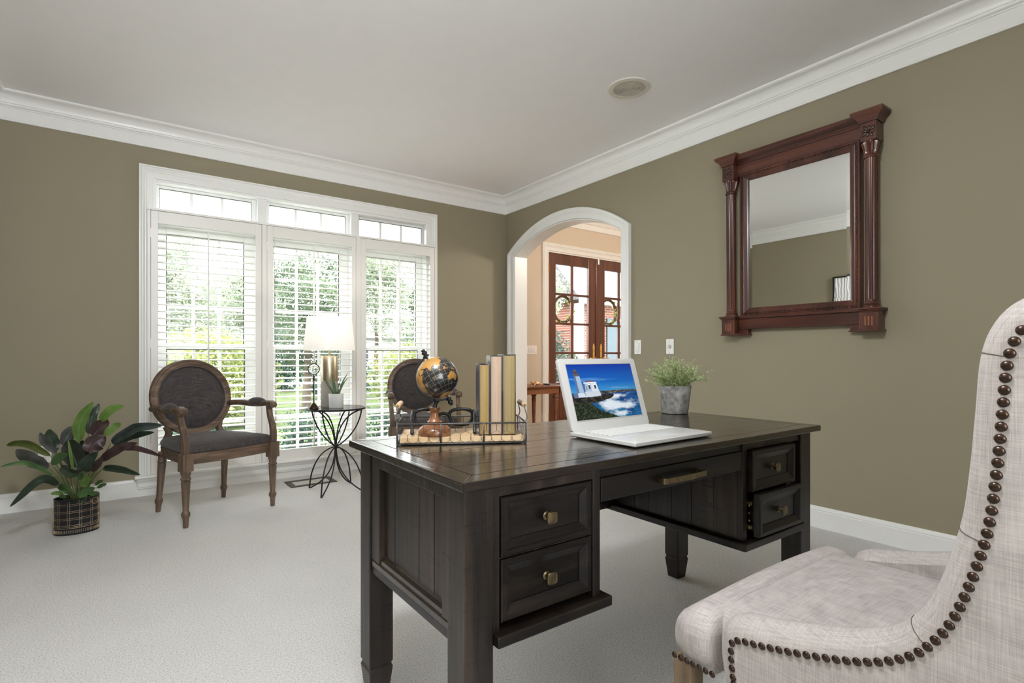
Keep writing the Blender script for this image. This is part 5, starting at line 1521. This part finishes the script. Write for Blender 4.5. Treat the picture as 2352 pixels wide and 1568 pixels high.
for tip, bend, wd in (((-.119,.08,.261),(-.075,.045,.208),.010),((-.052,-.055,.270),(-.035,-.04,.20),.014),((.077,-.06,.274),(.045,-.02,.20),.011),((.065,-.09,.235),(.04,-.045,.185),.011),((.052,.02,.238),(.028,.012,.185),.009),((-.02,.06,.22),(-.01,.035,.17),.010),((-.085,.03,.225),(-.052,.02,.180),.010)):
    b = MB(); base_ = (tip[0]*.10, tip[1]*.10, .088)
    pts = smoothline([base_, bend, tip], 7); n_ = len(pts)
    sec = [(1,0),(.5,-.32),(0,-.42),(-.5,-.32),(-1,0),(0,.06)]
    b.sweep(pts, [(a*wd, c_*wd) for a, c_ in sec], up=(tip[0]*.2,-tip[1]*.2+.3,1), scale=[max(.03, (1-(i/(n_-1))**1.7)) for i in range(n_)])
    b.build('leaf', M['aloe'], al, smooth=True)
# magnifier on stand
mg = thing('magnifying_glass_stand', 'black magnifying glass on an upright turned stand at the left of the side table', 'magnifying glass', (1.118, 4.088, TZ))
if True:
    mg.location = (1.135, 4.085, TZ)
b = MB(); b.lathe([(.034,0),(.035,.004),(.033,.010),(.022,.026),(.013,.036),(.009,.042),(.005,.045)], 24); b.build('foot', M['nail'], mg, smooth=True, auto=50)
b = MB(); b.lathe([(.0045,.04),(.0045,.10),(.0055,.16),(.0045,.196),(.0075,.20),(.005,.207),(.008,.216),(.008,.224),(.005,.228),(.0085,.236),(.006,.245),(.003,.252),(.0035,.258)], 14); b.build('stem', M['iron'], mg, smooth=True, auto=50)
b = MB(); b.lathe([(.0078,.197),(.0085,.200),(.0078,.203)], 14); b.build('brass_collar', M['brassp'], mg, smooth=True)
hd_ = math.atan2(1.13, 4.08)
b = MB(); e1 = Vector((math.cos(hd_), -math.sin(hd_), 0))
b.tube([tuple(e1*.040*math.cos(2*PI*i/32)+Vector((0,0,.296+.040*math.sin(2*PI*i/32)))) for i in range(32)], .0028, 8, closed=True); b.build('lens_ring', M['iron'], mg, smooth=True)
b = MB(); e2 = Vector((math.sin(hd_), math.cos(hd_), 0)); rings = []
for k, d_ in ((.02,.004),(.5,.0032),(.9,.001),(.97,0),(.9,-.001),(.5,-.0032),(.02,-.004)):
    rings.append([tuple(e1*.0385*k*math.cos(2*PI*i/32)+e2*d_+Vector((0,0,.296+.0385*k*math.sin(2*PI*i/32)))) for i in range(32)])
m, nt, p = base_mat('lens_glass'); p.inputs['Transmission Weight'].default_value = 1; p.inputs['Roughness'].default_value = 0; p.inputs['IOR'].default_value = 1.45; M['lens'] = m
b.loft(rings); b.build('lens', m, mg, smooth=True)
LEAVES = [((-0.311,3.956,0.299),(-0.381,3.89,0.348),(-0.502,3.885,0.221),0.045,'d'),((-0.331,3.921,0.362),(-0.435,3.874,0.449),(-0.536,3.847,0.446),0.025,'g'),((-0.349,4.021,0.455),(-0.456,4.055,0.53),(-0.545,4.101,0.527),0.04,'o'),((-0.367,4.12,0.374),(-0.452,4.189,0.422),(-0.527,4.273,0.476),0.076,'s'),((-0.325,4.065,0.461),(-0.381,4.124,0.517),(-0.412,4.19,0.574),0.039,'s'),((-0.34,4.138,0.461),(-0.357,4.169,0.527),(-0.377,4.227,0.585),0.069,'d'),((-0.287,3.815,0.419),(-0.232,3.72,0.397),(-0.191,3.659,0.415),0.051,'d'),((-0.326,3.856,0.428),(-0.292,3.77,0.481),(-0.253,3.704,0.507),0.045,'g'),((-0.219,3.963,0.531),(-0.216,3.992,0.641),(-0.156,4.004,0.759),0.063,'G'),((-0.178,4.021,0.567),(-0.164,4.029,0.659),(-0.13,4.047,0.743),0.051,'d'),((-0.304,4.174,0.49),(-0.281,4.194,0.555),(-0.251,4.234,0.588),0.066,'s'),((-0.125,4.043,0.629),(-0.078,4.01,0.702),(-0.008,3.983,0.726),0.051,'G'),((-0.158,4.006,0.554),(-0.124,4.031,0.599),(-0.08,4.073,0.622),0.091,'m'),((-0.102,3.966,0.558),(-0.062,3.955,0.602),(-0.022,3.969,0.622),0.045,'G'),((-0.067,3.94,0.517),(0.048,3.782,0.609),(0.174,3.642,0.63),0.057,'s2'),((-0.058,3.995,0.493),(0.029,3.87,0.554),(0.136,3.755,0.582),0.042,'d'),((-0.117,3.791,0.437),(-0.034,3.657,0.516),(0.052,3.545,0.557),0.051,'m'),((-0.075,3.822,0.497),(0.046,3.641,0.513),(0.163,3.489,0.476),0.031,'m'),((-0.104,3.843,0.388),(-0.03,3.734,0.389),(0.065,3.634,0.363),0.04,'d'),((-0.168,3.889,0.473),(-0.144,3.891,0.525),(-0.096,3.899,0.562),0.1,'m'),((-0.222,3.891,0.395),(-0.245,3.933,0.475),(-0.268,3.999,0.538),0.1,'k'),((-0.24,3.856,0.388),(-0.248,3.837,0.478),(-0.26,3.845,0.567),0.016,'G'),((-0.193,3.784,0.389),(-0.17,3.737,0.449),(-0.125,3.698,0.504),0.066,'d'),((-0.16,3.822,0.381),(-0.13,3.757,0.424),(-0.108,3.722,0.468),0.042,'m'),((-0.223,3.991,0.525),(-0.193,3.926,0.482),(-0.192,3.907,0.4),0.06,'k')]
SMALL=[((-0.289,3.903,0.291),(-0.25,3.825,0.26),0.032,'g'),((-0.284,3.9,0.253),(-0.338,3.889,0.264),0.024,'G'),((-0.215,3.849,0.238),(-0.136,3.743,0.297),0.044,'g'),((-0.16,3.809,0.246),(-0.119,3.73,0.269),0.024,'g'),((-0.193,3.834,0.294),(-0.165,3.764,0.365),0.044,'G'),((-0.138,3.794,0.303),(-0.1,3.717,0.339),0.02,'g'),((-0.128,3.787,0.287),(-0.084,3.705,0.318),0.021,'g'),((-0.213,3.848,0.333),(-0.191,3.782,0.38),0.029,'g'),((-0.303,3.914,0.238),(-0.266,3.837,0.24),0.021,'g'),((-0.306,3.915,0.297),(-0.248,3.824,0.269),0.039,'g')]
# ------------------------------------------------------------------ broad-leaved floor plant
fp = thing('potted_floor_plant', 'broad dark-leaved floor plant in a black oval pot with gold plaid lines', 'potted plant', (-.232, 4.030, 0))
PA, PB, PH = .107, .080, .205
pr_ = R(6)
def oval(ax, ay, z, n_=64, x0=0, y0=0): return [(ax*math.cos(2*PI*i/n_), ay*math.sin(2*PI*i/n_), z) for i in range(n_)]
blk = plain('black_tin', (.008,.009,.014,1), .38, .2, var=.2); gld = plain('rubbed_gold', (.52,.40,.25,1), .4, .8, var=.3, vs=40)
b = MB(); b.loft([oval(PA-.006,PB-.006,0),oval(PA-.002,PB-.002,.003),oval(PA-.002,PB-.002,PH-.003),oval(PA,PB,PH),oval(PA-.004,PB-.004,PH),oval(PA-.007,PB-.007,PH-.03),oval(.01,.01,PH-.03)])
b.xf(Matrix.Rotation(pr_, 4, 'Z')); b.build('oval_pot', blk, fp, smooth=True, auto=40)
def ovp(s, z, o_=0.0):  # arc parameter angle, height
    return Matrix.Rotation(pr_, 4, 'Z') @ Vector(((PA-.0015+o_)*math.cos(s), (PB-.0015+o_)*math.sin(s), z))
b = MB()
for z in (.048,.088,.128,.168):
    for dz in (0,.009): b.tube([ovp(2*PI*i/72, z+dz) for i in range(72)], .0009, 5, closed=True)
b.tube([ovp(2*PI*i/72, .040) for i in range(72)], .0014, 5, closed=True)
for k in range(12):
    for ds in (-.05,.05):
        s = 2*PI*k/12+.12+ds; b.tube([ovp(s+.012*math.sin(z*90), z) for z in [.044+.0125*j for j in range(13)]], .0009, 5)
b.build('plaid_lines', gld, fp)
b = MB()
for k in range(76):
    s = 2*PI*k/76; b.tube([ovp(s,.012), ovp(s,.030)], .0016, 5)
b.build('slat_band', gld, fp)
b = MB(); q = ovp(-.75, .190, .003)
b.tube([q+Vector((.0,0,-.012))+Vector((.018*math.cos(2*PI*i/20)*math.cos(-.9+PI/2), .018*math.cos(2*PI*i/20)*math.sin(-.9+PI/2), .018*math.sin(2*PI*i/20))) for i in range(20)], .0016, 6, closed=True)
b.build('ring_handle', gld, fp, smooth=True)
b = MB(); b.loft([oval(PA-.009,PB-.009,PH-.028),oval(PA-.02,PB-.02,PH-.018),oval(.01,.01,PH-.014)]); b.xf(Matrix.Rotation(pr_, 4, 'Z')); b.build('moss', plain('dried_moss', (.05,.045,.02,1), .95, bs=.8, bscale=90), fp)
LM = {'d': foliage_mat('dark_leaf', [(.020,.030,.020,1),(.035,.055,.035,1),(.05,.06,.045,1)], .12, 14, .35),
      'g': foliage_mat('mid_green_leaf', [(.05,.11,.035,1),(.09,.18,.06,1)], .3, 14, .4),
      'G': foliage_mat('bright_leaf', [(.09,.17,.035,1),(.17,.27,.07,1)], .35, 14, .4),
      'o': foliage_mat('olive_leaf', [(.06,.08,.02,1),(.11,.14,.04,1)], .2, 14, .4),
      's': foliage_mat('silvery_leaf', [(.055,.060,.055,1),(.11,.115,.11,1)], .1, 14, .32),
      's2': foliage_mat('blue_grey_leaf', [(.030,.045,.040,1),(.07,.09,.085,1)], .1, 14, .3),
      'm': foliage_mat('maroon_leaf', [(.035,.018,.020,1),(.075,.045,.045,1)], .12, 14, .35),
      'k': foliage_mat('blackish_leaf', [(.012,.018,.012,1),(.025,.030,.022,1)], .08, 14, .3),
      'stem': plain('leaf_stem', (.12,.15,.05,1), .5, var=.4, vs=30)}
pivot = fp.location.copy()
def leafblade(b, pts, wd, curl=.25, wave=.10, ph=0.0):
    n_ = len(pts)-1; view = (Vector((0,0,1.03))-pts[n_//2]).normalized()
    rows = []
    for i, p in enumerate(pts):
        t = (pts[min(i+1,n_)]-pts[max(i-1,0)]).normalized()
        s = t.cross(view); s = s.normalized() if s.length > .05 else Vector((1,0,0))
        nrm = s.cross(t).normalized()
        if nrm.dot(view) < 0: nrm = -nrm
        u = i/n_
        wv = wd*.5*max(.012, (u**.62*(1-u)**.80)/.415)
        row = []
        for k in (-1,-.75,-.45,-.15,0,.15,.45,.75,1):
            ak = abs(k)
            lift = ak**1.3*wv*curl + wave*wd*ak*ak*math.sin(u*13+ph+(1.7 if k > 0 else 0)) - .0022*(ak < .1)
            row.append(p + s*wv*k*(1+.05*math.sin(u*19+ph*2+k)) + nrm*lift)
        rows.append(row)
    b.loft(rows, closed=False, caps=False)
crown = pivot + Vector((0,0,PH-.01))
for i, (p0, p1, p2, wd, cc_) in enumerate(LEAVES):
    b = MB(); pts = smoothline([p0, p1, p2], 12); leafblade(b, [Vector(q) for q in pts], wd*1.08, (.45,.15,.7,.05)[i % 4], .06, i*1.3)
    lf = b.build('leaf', LM[cc_], fp, smooth=True, world=True)
    b = MB(); rt = crown + Vector(((p0[0]-pivot.x)*.12, (p0[1]-pivot.y)*.12, -.02)); md = rt.lerp(Vector(p0), .55)+Vector((0,0,.02))
    b.tube(smoothline([rt, md, Vector(p0)], 4), [.0042]*5+[.0036]*3+[.002], 6); b.build('leaf_stalk', LM['stem'], fp, smooth=True, world=True)
for i, (p0, p2, wd, cc_) in enumerate(SMALL):
    p0, p2 = Vector(p0), Vector(p2); b = MB(); leafblade(b, smoothline([p0, p0.lerp(p2,.5)+Vector((0,0,.006)), p2], 5), wd*1.1, .25)
    b.build('small_leaf', LM[cc_], fp, smooth=True, world=True)
    b = MB(); b.tube(smoothline([crown+Vector(((p0.x-pivot.x)*.4,(p0.y-pivot.y)*.4,-.02)), crown.lerp(p0,.6)+Vector((0,0,.012)), p0], 4), .0014, 5); b.build('small_stalk', LM['g'], fp, world=True)

# ------------------------------------------------------------------ foyer furniture
ct = thing('foyer_table', 'small cherry wood table with turned legs standing in the foyer', 'table', (3.985, 5.14, 0))
b = MB(); b.box(3.66,4.31,4.86,5.42,.650,.672); b.build('tabletop', M['tablew'], ct, world=True, bevel=.006, seg=3)
b = MB()
for q in ((3.70,4.27,4.893,4.913),(3.70,4.27,5.365,5.385),(3.70,3.72,4.893,5.385),(4.25,4.27,4.893,5.385)): b.box(*q, .575, .650)
b.build('apron', M['tablew'], ct, world=True, bevel=.004)
for x in (3.735,4.225):
    for y in (4.925,5.350):
        b = MB(); b.lathe([(.012,0),(.017,.01),(.020,.03),(.015,.05),(.029,.49),(.029,.497),(.022,.503),(.022,.508),(.030,.512),(.033,.525),(.030,.545),(.024,.552),(.028,.558),(.028,.575)], 22, (x,y,0)); b.build('leg', M['tablew'], ct, world=True, smooth=True, auto=45)
        b = MB(); b.lathe([(.0225,.510),(.032,.515),(.0355,.528),(.032,.545),(.0245,.550)], 40, (x,y,0), flute=12, fl=.12); b.build('reeded_collar', plain('dark_bronze_collar', (.03,.028,.025,1), .4) if 'dark_bronze_collar' not in bpy.data.materials else bpy.data.materials['dark_bronze_collar'], ct, world=True, smooth=True)
cop = plain('copper_gold', (.80,.42,.20,1), .25, .9, var=.1)
tt = thing('metal_turtle', 'copper turtle figurine on the foyer table', 'figurine', (3.93, 4.93, .672))
b = MB(); b.ball((0,0,.026), .04, 16, 10, 1.1, .85, .5); b.ball((0,0,.040), .022, 12, 8, 1, .8, .6); b.build('shell', cop, tt, smooth=True)
b = MB()
for sx in (-1,1):
    for sy in (-1,1): b.tube(smoothline([(sx*.03,sy*.02,.022),(sx*.055,sy*.04,.020),(sx*.072,sy*.045,.003)], 4), [.008]*6+[.006]*3, 8)
b.tube(smoothline([(-.035,0,.026),(-.065,0,.038),(-.080,0,.058)], 4), [.008]*6+[.009]*2+[.005], 8); b.build('limbs', cop, tt, smooth=True)
bk = thing('dark_book', 'dark closed book lying on the right end of the foyer table', 'book', (4.205, 5.02, .672)); b = MB(); b.box(-.07,.07,-.09,.09,0,.004); b.box(-.07,.07,-.09,.09,.014,.018); b.box(-.07,-.066,-.09,.09,0,.018); b.build('cover', slate, bk, bevel=.001); b = MB(); b.box(-.066,.067,-.086,.086,.004,.014); b.build('pages', cream, bk)
vs_ = thing('twig_vase', 'slim vase of dark twigs at the left end of the foyer table', 'vase', (3.80, 5.05, .672))
b = MB(); b.lathe([(.02,0),(.028,.004),(.032,.05),(.016,.11),(.013,.13),(.015,.134)], 20); b.build('vase_body', cop, vs_, smooth=True)
b = MB(); rg = random.Random(3)
for k in range(9):
    a = rg.uniform(0,2*PI); b.tube(smoothline([(0,0,.12),(.02*math.cos(a),.02*math.sin(a),.17),(.05*math.cos(a)*rg.uniform(.5,1),.05*math.sin(a),.17+rg.uniform(.02,.06))], 4), .0022, 5)
b.build('twigs', M['iron'], vs_)
# wreaths on the french doors
def wreath(x, label):
    t = thing('door_wreath', label, 'wreath', (x, FY+.0, 1.68), group=None)
    b = MB(); rg = random.Random(int(x*100))
    for k in range(12):
        ph = rg.uniform(0,2*PI); pts = []
        for i in range(60):
            a = 2*PI*i/60; tw = a*5+ph; r = .168+.013*math.cos(tw)
            pts.append((r*math.cos(a), .030*0+.072+.013*math.sin(tw), r*math.sin(a)*1.08))
        b.tube(pts, .0075, 5, closed=True)
    b.build('twig_ring', plain('brown_vine', (.10,.045,.015,1), .7, var=.4, vs=30) if 'brown_vine' not in bpy.data.materials else bpy.data.materials['brown_vine'], t)
    for nm, cols, cnt, sz in (('green_leaves', [(.20,.24,.03,1),(.42,.45,.05,1)], 70, .026), ('pale_flowers', [(.75,.62,.42,1),(.85,.8,.7,1)], 26, .022)):
        b = MB()
        for k in range(cnt):
            a = rg.uniform(-2.4,1.2) if nm == 'green_leaves' else rg.uniform(-1.2,.8)
            r = .165+rg.uniform(-.03,.045); c_ = Vector((r*math.cos(a), .072+rg.uniform(-.035,.03), r*math.sin(a)*1.08))
            d1 = Vector((rg.uniform(-1,1),rg.uniform(-1,1),rg.uniform(-1,1))).normalized(); d2 = d1.cross(Vector((rg.uniform(-1,1),rg.uniform(-1,1),.3))).normalized()
            b.add([c_-d1*sz, c_-d2*sz*.4, c_+d1*sz, c_+d2*sz*.4], [(0,1,2,3)])
        mn = 'wreath_'+nm
        b.build(nm, bpy.data.materials.get(mn) or foliage_mat(mn, cols, .3, 20), t)
    return t
w1 = wreath(4.955, 'vine wreath with yellow-green leaves on the left french door')
w2 = wreath(5.70+.20, 'vine wreath with yellow-green leaves on the right french door')
w2.location.x = 5.855

# ------------------------------------------------------------------ outdoors
lawn = plain('lawn_grass', (.075,.10,.04,1), .95, var=.45, vs=3, spec=.1)
b = MB(); b.box(-60, 90, 5.7, 26, -.6, -.35); b.box(-60,90, 33, 120, -.6,-.35); b.box(-60, 90, 26, 33, -.6, -.36)
g = b.build('lawn', lawn); tag(g, 'bright green front lawn outside the windows', 'lawn', kind='structure')
b = MB(); b.box(-60, 90, 25, 31.5, -.36, -.33); g = b.build('street', plain('pale_asphalt', (.28,.28,.28,1), .9)); tag(g, kind='structure')
b = MB(); b.box(-4, 3.4, 4.92, 5.7, -.6, -.35); b.box(3.5,9,5.72,7.2,-.6,-.05); g = b.build('porch_and_bed', plain('mulch_bed', (.10,.07,.05,1), .95, bs=.5)); tag(g, kind='structure')
def leafcloud(b, rg, c_, rad, cnt, sz, shell=.55, squash=1):
    for k in range(cnt):
        while True:
            p = Vector((rg.uniform(-1,1),rg.uniform(-1,1),rg.uniform(-1,1)))
            if p.length <= 1: break
        L_ = p.length
        if L_ > 1e-3: p *= (shell+(1-shell)*L_)/L_ if rg.random() < .8 else 1
        p = Vector((p.x*rad[0], p.y*rad[1], p.z*rad[2]))+c_
        d1 = Vector((rg.gauss(0,1),rg.gauss(0,1),rg.gauss(0,.7))).normalized()
        d2 = d1.cross(Vector((rg.gauss(0,1),rg.gauss(0,1),rg.gauss(0,1)))).normalized()
        s = sz*rg.uniform(.6,1.3)
        b.add([p-d1*s, p-d2*s*.5, p+d1*s, p+d2*s*.5], [(0,1,2,3)])
FM = {'yel': foliage_mat('yellow_green_shrub_leaf', [(0.124,0.161,0.0496,1),(0.248,0.285,0.0992,1),(0.372,0.384,0.198,1)], .4, 1.3),  # yellow-green leaves of the lawn bushes
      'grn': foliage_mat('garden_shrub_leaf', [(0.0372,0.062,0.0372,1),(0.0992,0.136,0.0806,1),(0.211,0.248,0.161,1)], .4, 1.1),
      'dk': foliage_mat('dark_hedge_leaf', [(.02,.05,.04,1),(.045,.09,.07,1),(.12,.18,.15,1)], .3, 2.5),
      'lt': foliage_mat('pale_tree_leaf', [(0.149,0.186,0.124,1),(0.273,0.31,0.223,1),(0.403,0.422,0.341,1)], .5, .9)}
bark = plain('tree_bark', (.10,.075,.055,1), .9, var=.3, bs=.6, bscale=14)
def shrub(x, y, rx, ry, top, mt, label, cnt, sz, seed, group=None, bottom=-.35):
    t = thing('garden_shrub', label, 'shrub', (x, y, bottom), group=group)
    rg = random.Random(seed); b = MB(); h_ = top-bottom
    nC = 9
    for k in range(nC):
        a = rg.uniform(0,2*PI); q = rg.uniform(0,.5)
        leafcloud(b, rg, Vector((rx*q*math.cos(a), ry*q*math.sin(a), h_*rg.uniform(.38,.62))), (rx*.62, ry*.62, h_*.38), int(cnt*1.5)//nC, sz*.75)
    leafcloud(b, rg, Vector((0,0,h_*.28)), (rx*.8,ry*.8,h_*.28), cnt//4, sz)
    b.build('foliage', FM[mt], t)
    b = MB()
    for k in range(5):
        a = 2*PI*k/5; b.tube([(.03*math.cos(a),.03*math.sin(a),0),(rx*.4*math.cos(a),ry*.4*math.sin(a),h_*.6)], [.02,.008], 6)
    b.build('stems', bark, t)
    return t
def tree(x, y, r, top, low, mt, label, cnt, sz, seed, group=None):
    t = thing('garden_tree', label, 'tree', (x, y, -.35), group=group)
    rg = random.Random(seed); b = MB(); cz_ = (top+low)/2+.35; hz_ = (top-low)/2
    for k in range(16):
        a = rg.uniform(0,2*PI); q = rg.uniform(.1,.75); zz = rg.uniform(-.75,.8)
        q *= math.sqrt(max(.1,1-zz*zz))
        leafcloud(b, rg, Vector((r*q*math.cos(a), r*q*math.sin(a), cz_+hz_*zz)), (r*.42, r*.42, hz_*.30), int(cnt*1.9)//16, sz*.62, .4)
    b.build('foliage', FM[mt], t)
    b = MB(); b.tube([(0,0,0),(.05,0,cz_*.5),(0,.05,cz_+hz_*.3)], [.12,.08,.03], 10)
    for k in range(7):
        a = 2*PI*k/7+.3; b.tube(smoothline([(0,0,cz_-hz_*.7+.2*k),(r*.3*math.cos(a),r*.3*math.sin(a),cz_-hz_*.3+.2*k),(r*.5*math.cos(a),r*.5*math.sin(a),cz_+hz_*.1)], 3), .018, 6)
    b.build('trunk', bark, t)
    return t
lb_ = ['below the left window panel','below the first mullion','below the middle window panel, behind the side table','below the second mullion','below the right window panel']
for i, x in enumerate((-.35,.55,1.45,2.35,3.25)):
    shrub(x, 5.62+.05*(i % 2), .33, .36, .50+.03*(i % 3), 'dk', 'dark green clipped shrub just outside, '+lb_[i], 2600, .022, 30+i, 'clipped shrubs under the window')
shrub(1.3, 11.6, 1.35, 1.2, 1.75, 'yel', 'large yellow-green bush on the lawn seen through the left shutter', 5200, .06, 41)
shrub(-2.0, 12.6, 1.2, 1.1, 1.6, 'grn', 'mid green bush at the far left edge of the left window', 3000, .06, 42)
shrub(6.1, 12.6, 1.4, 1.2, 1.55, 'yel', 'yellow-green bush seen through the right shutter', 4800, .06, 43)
shrub(.6, 15.6, 1.0, 1.0, 1.45, 'grn', 'rounded green bush farther back behind the big yellow-green bush', 3400, .07, 44)
shrub(5.6, 17.2, 1.2, 1.1, .95, 'dk', 'low dark bush behind the table lamp', 3400, .07, 45)
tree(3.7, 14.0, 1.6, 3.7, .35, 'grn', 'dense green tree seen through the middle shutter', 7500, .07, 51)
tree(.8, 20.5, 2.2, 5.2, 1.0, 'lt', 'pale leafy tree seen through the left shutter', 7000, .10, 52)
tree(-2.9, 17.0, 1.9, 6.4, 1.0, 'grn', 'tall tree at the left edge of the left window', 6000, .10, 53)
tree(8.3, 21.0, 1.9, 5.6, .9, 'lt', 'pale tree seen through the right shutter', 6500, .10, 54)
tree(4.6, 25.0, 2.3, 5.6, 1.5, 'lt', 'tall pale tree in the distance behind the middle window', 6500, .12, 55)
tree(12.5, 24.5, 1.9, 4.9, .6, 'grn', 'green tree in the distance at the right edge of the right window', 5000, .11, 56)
for i, (x, y, tp) in enumerate(((2.2,21.5,1.7),(5.0,21.8,2.3),(8.6,17.6,1.9),(6.9,22.2,2.2),(11.4,20.2,2.0),(14.2,21.2,2.4))):
    shrub(x, y, .95, .85, tp, 'dk', 'dark hedge shrub in the row along the far side of the lawn', 2600, .07, 70+i, 'dark hedge across the lawn')
# neighbouring houses across the street
def farhouse(x0, x1, y, h_, label, wallc):
    t = thing('neighbour_house', label, 'house', ((x0+x1)/2, y, -.35))
    w_ = (x1-x0)/2
    b = MB(); b.box(-w_,w_,0,5,0,h_); b.build('wall', wallc, t)
    b = MB(); b.prism([(-.4,h_),(5.4,h_),(2.5,h_+1.7)], 'x', -w_-.4, w_+.4); b.build('roof', plain('grey_roof', (.22,.21,.21,1), .9) if 'grey_roof' not in bpy.data.materials else bpy.data.materials['grey_roof'], t)
    for k in (-.5,.1,.6):
        b = MB(); b.box(w_*k-.4,w_*k+.4,-.04,.0,.9,2.1); f = b.build('window', M['trim'], t)
        b = MB(); b.box(w_*k-.33,w_*k+.33,-.05,-.03,.97,2.03); b.build('pane', plain('dark_pane', (.05,.06,.07,1), .15) if 'dark_pane' not in bpy.data.materials else bpy.data.materials['dark_pane'], f)
paleb = plain('pale_siding', (.22,.22,.23,1), .8)
farhouse(2.6, 7.5, 35, 2.3, 'pale grey house across the street behind the left window', paleb)
farhouse(11.5, 19, 36, 2.6, 'white house across the street behind the right window', plain('white_siding', (.30,.30,.31,1), .8))
# brick wing seen through the french doors
brick = bricky('red_brick', (0.14,0.0425,0.025,1), (0.2,0.07,0.045,1), (0.275,0.25,0.23,1), 4.3, .9, .32, .03, rot=(PI/2,0,0))
shing = bricky('grey_shingles', (.070,.068,.073,1), (.100,.098,.103,1), (.025,.025,.028,1), 3.2, 1.1, .5, .02)
wg = thing('brick_wing', 'red brick wing with grey shingle roof seen through the french doors', 'house', (14.9, 11.5, -.35))
b = MB(); b.box(-4.2,8,0,5.4,0,3.0); b.build('brick_wall', brick, wg)
b = MB(); b.prism([(-.45,2.98),(2.7,6.3),(5.85,2.98)], 'x', -4.5, 8.4)
m_ = b.build('shingle_roof', shing, wg)
nt = shing.node_tree; mp = [n for n in nt.nodes if n.type == 'MAPPING'][0]; mp.inputs['Rotation'].default_value = (-math.atan2(3.32,3.15), 0, 0)
b = MB(); b.box(-4.55,8.4,-.55,-.44,2.86,3.0); b.build('gutter', M['trim'], wg)
b = MB(); b.box(-4.35,-4.1,-.20,-.02,0,2.9); b.build('corner_column', M['trim'], wg, bevel=.02)
shm = plain('blue_grey_shutter', (.05,.075,.09,1), .6)
for k, xx in enumerate((-3.0,.9,4.4)):
    b = MB(); b.box(xx+.45,xx+1.35,-.05,.02,.9,2.5); f = b.build('window', M['trim'], wg)
    b = MB(); b.box(xx+.52,xx+1.28,-.06,-.04,.97,2.43); b.build('pane', bpy.data.materials['dark_pane'], f)
    for s in (xx, xx+1.4):
        b = MB(); b.box(s,s+.42,-.06,0,.88,2.52); b.build('shutter', shm, wg, bevel=.01)
shrub(6.9, 8.3, .75, .6, 1.62, 'dk', 'dark ivy hedge outside the left french door', 4200, .045, 61)
shrub(9.9, 10.9, .45, .4, 1.2, 'grn', 'small green bush beside the brick wing', 2200, .04, 62)
tree(8.6, 10.4, .95, 4.6, 1.9, 'lt', 'pale green tree left of the brick wing, above the left door wreath', 3500, .06, 63)
tree(15.0, 20.6, 2.2, 9.0, 3.0, 'grn', 'tall tree rising behind the shingle roof', 5000, .12, 64)

# ------------------------------------------------------------------ unseen ceiling fixture added for fill light (above the frame)
CLX, CLY = .15, .85
cl_ = thing('ceiling_fill_light', 'unseen white drum light added above the frame as room fill', 'ceiling light', (CLX, CLY, ZC))
b = MB(); b.lathe([(.06,0),(.06,-.02),(.01,-.02)], 24); b.build('canopy', M['brass'], cl_)
b = MB(); b.lathe([(.20,-.05),(.205,-.05),(.205,-.13),(.20,-.13)], 40, caps=False); b.build('fill_drum_shade', bpy.data.materials['lit_lampshade'], cl_)
b = MB(); b.tube([(0,0,-.02),(0,0,-.09)], .01, 8); b.build('rod', M['brass'], cl_)
lamp('ceiling_fill_glow', 'POINT', (CLX, CLY, ZC-.22), 88, (.96, .98, 1), shadow_soft_size=.16)
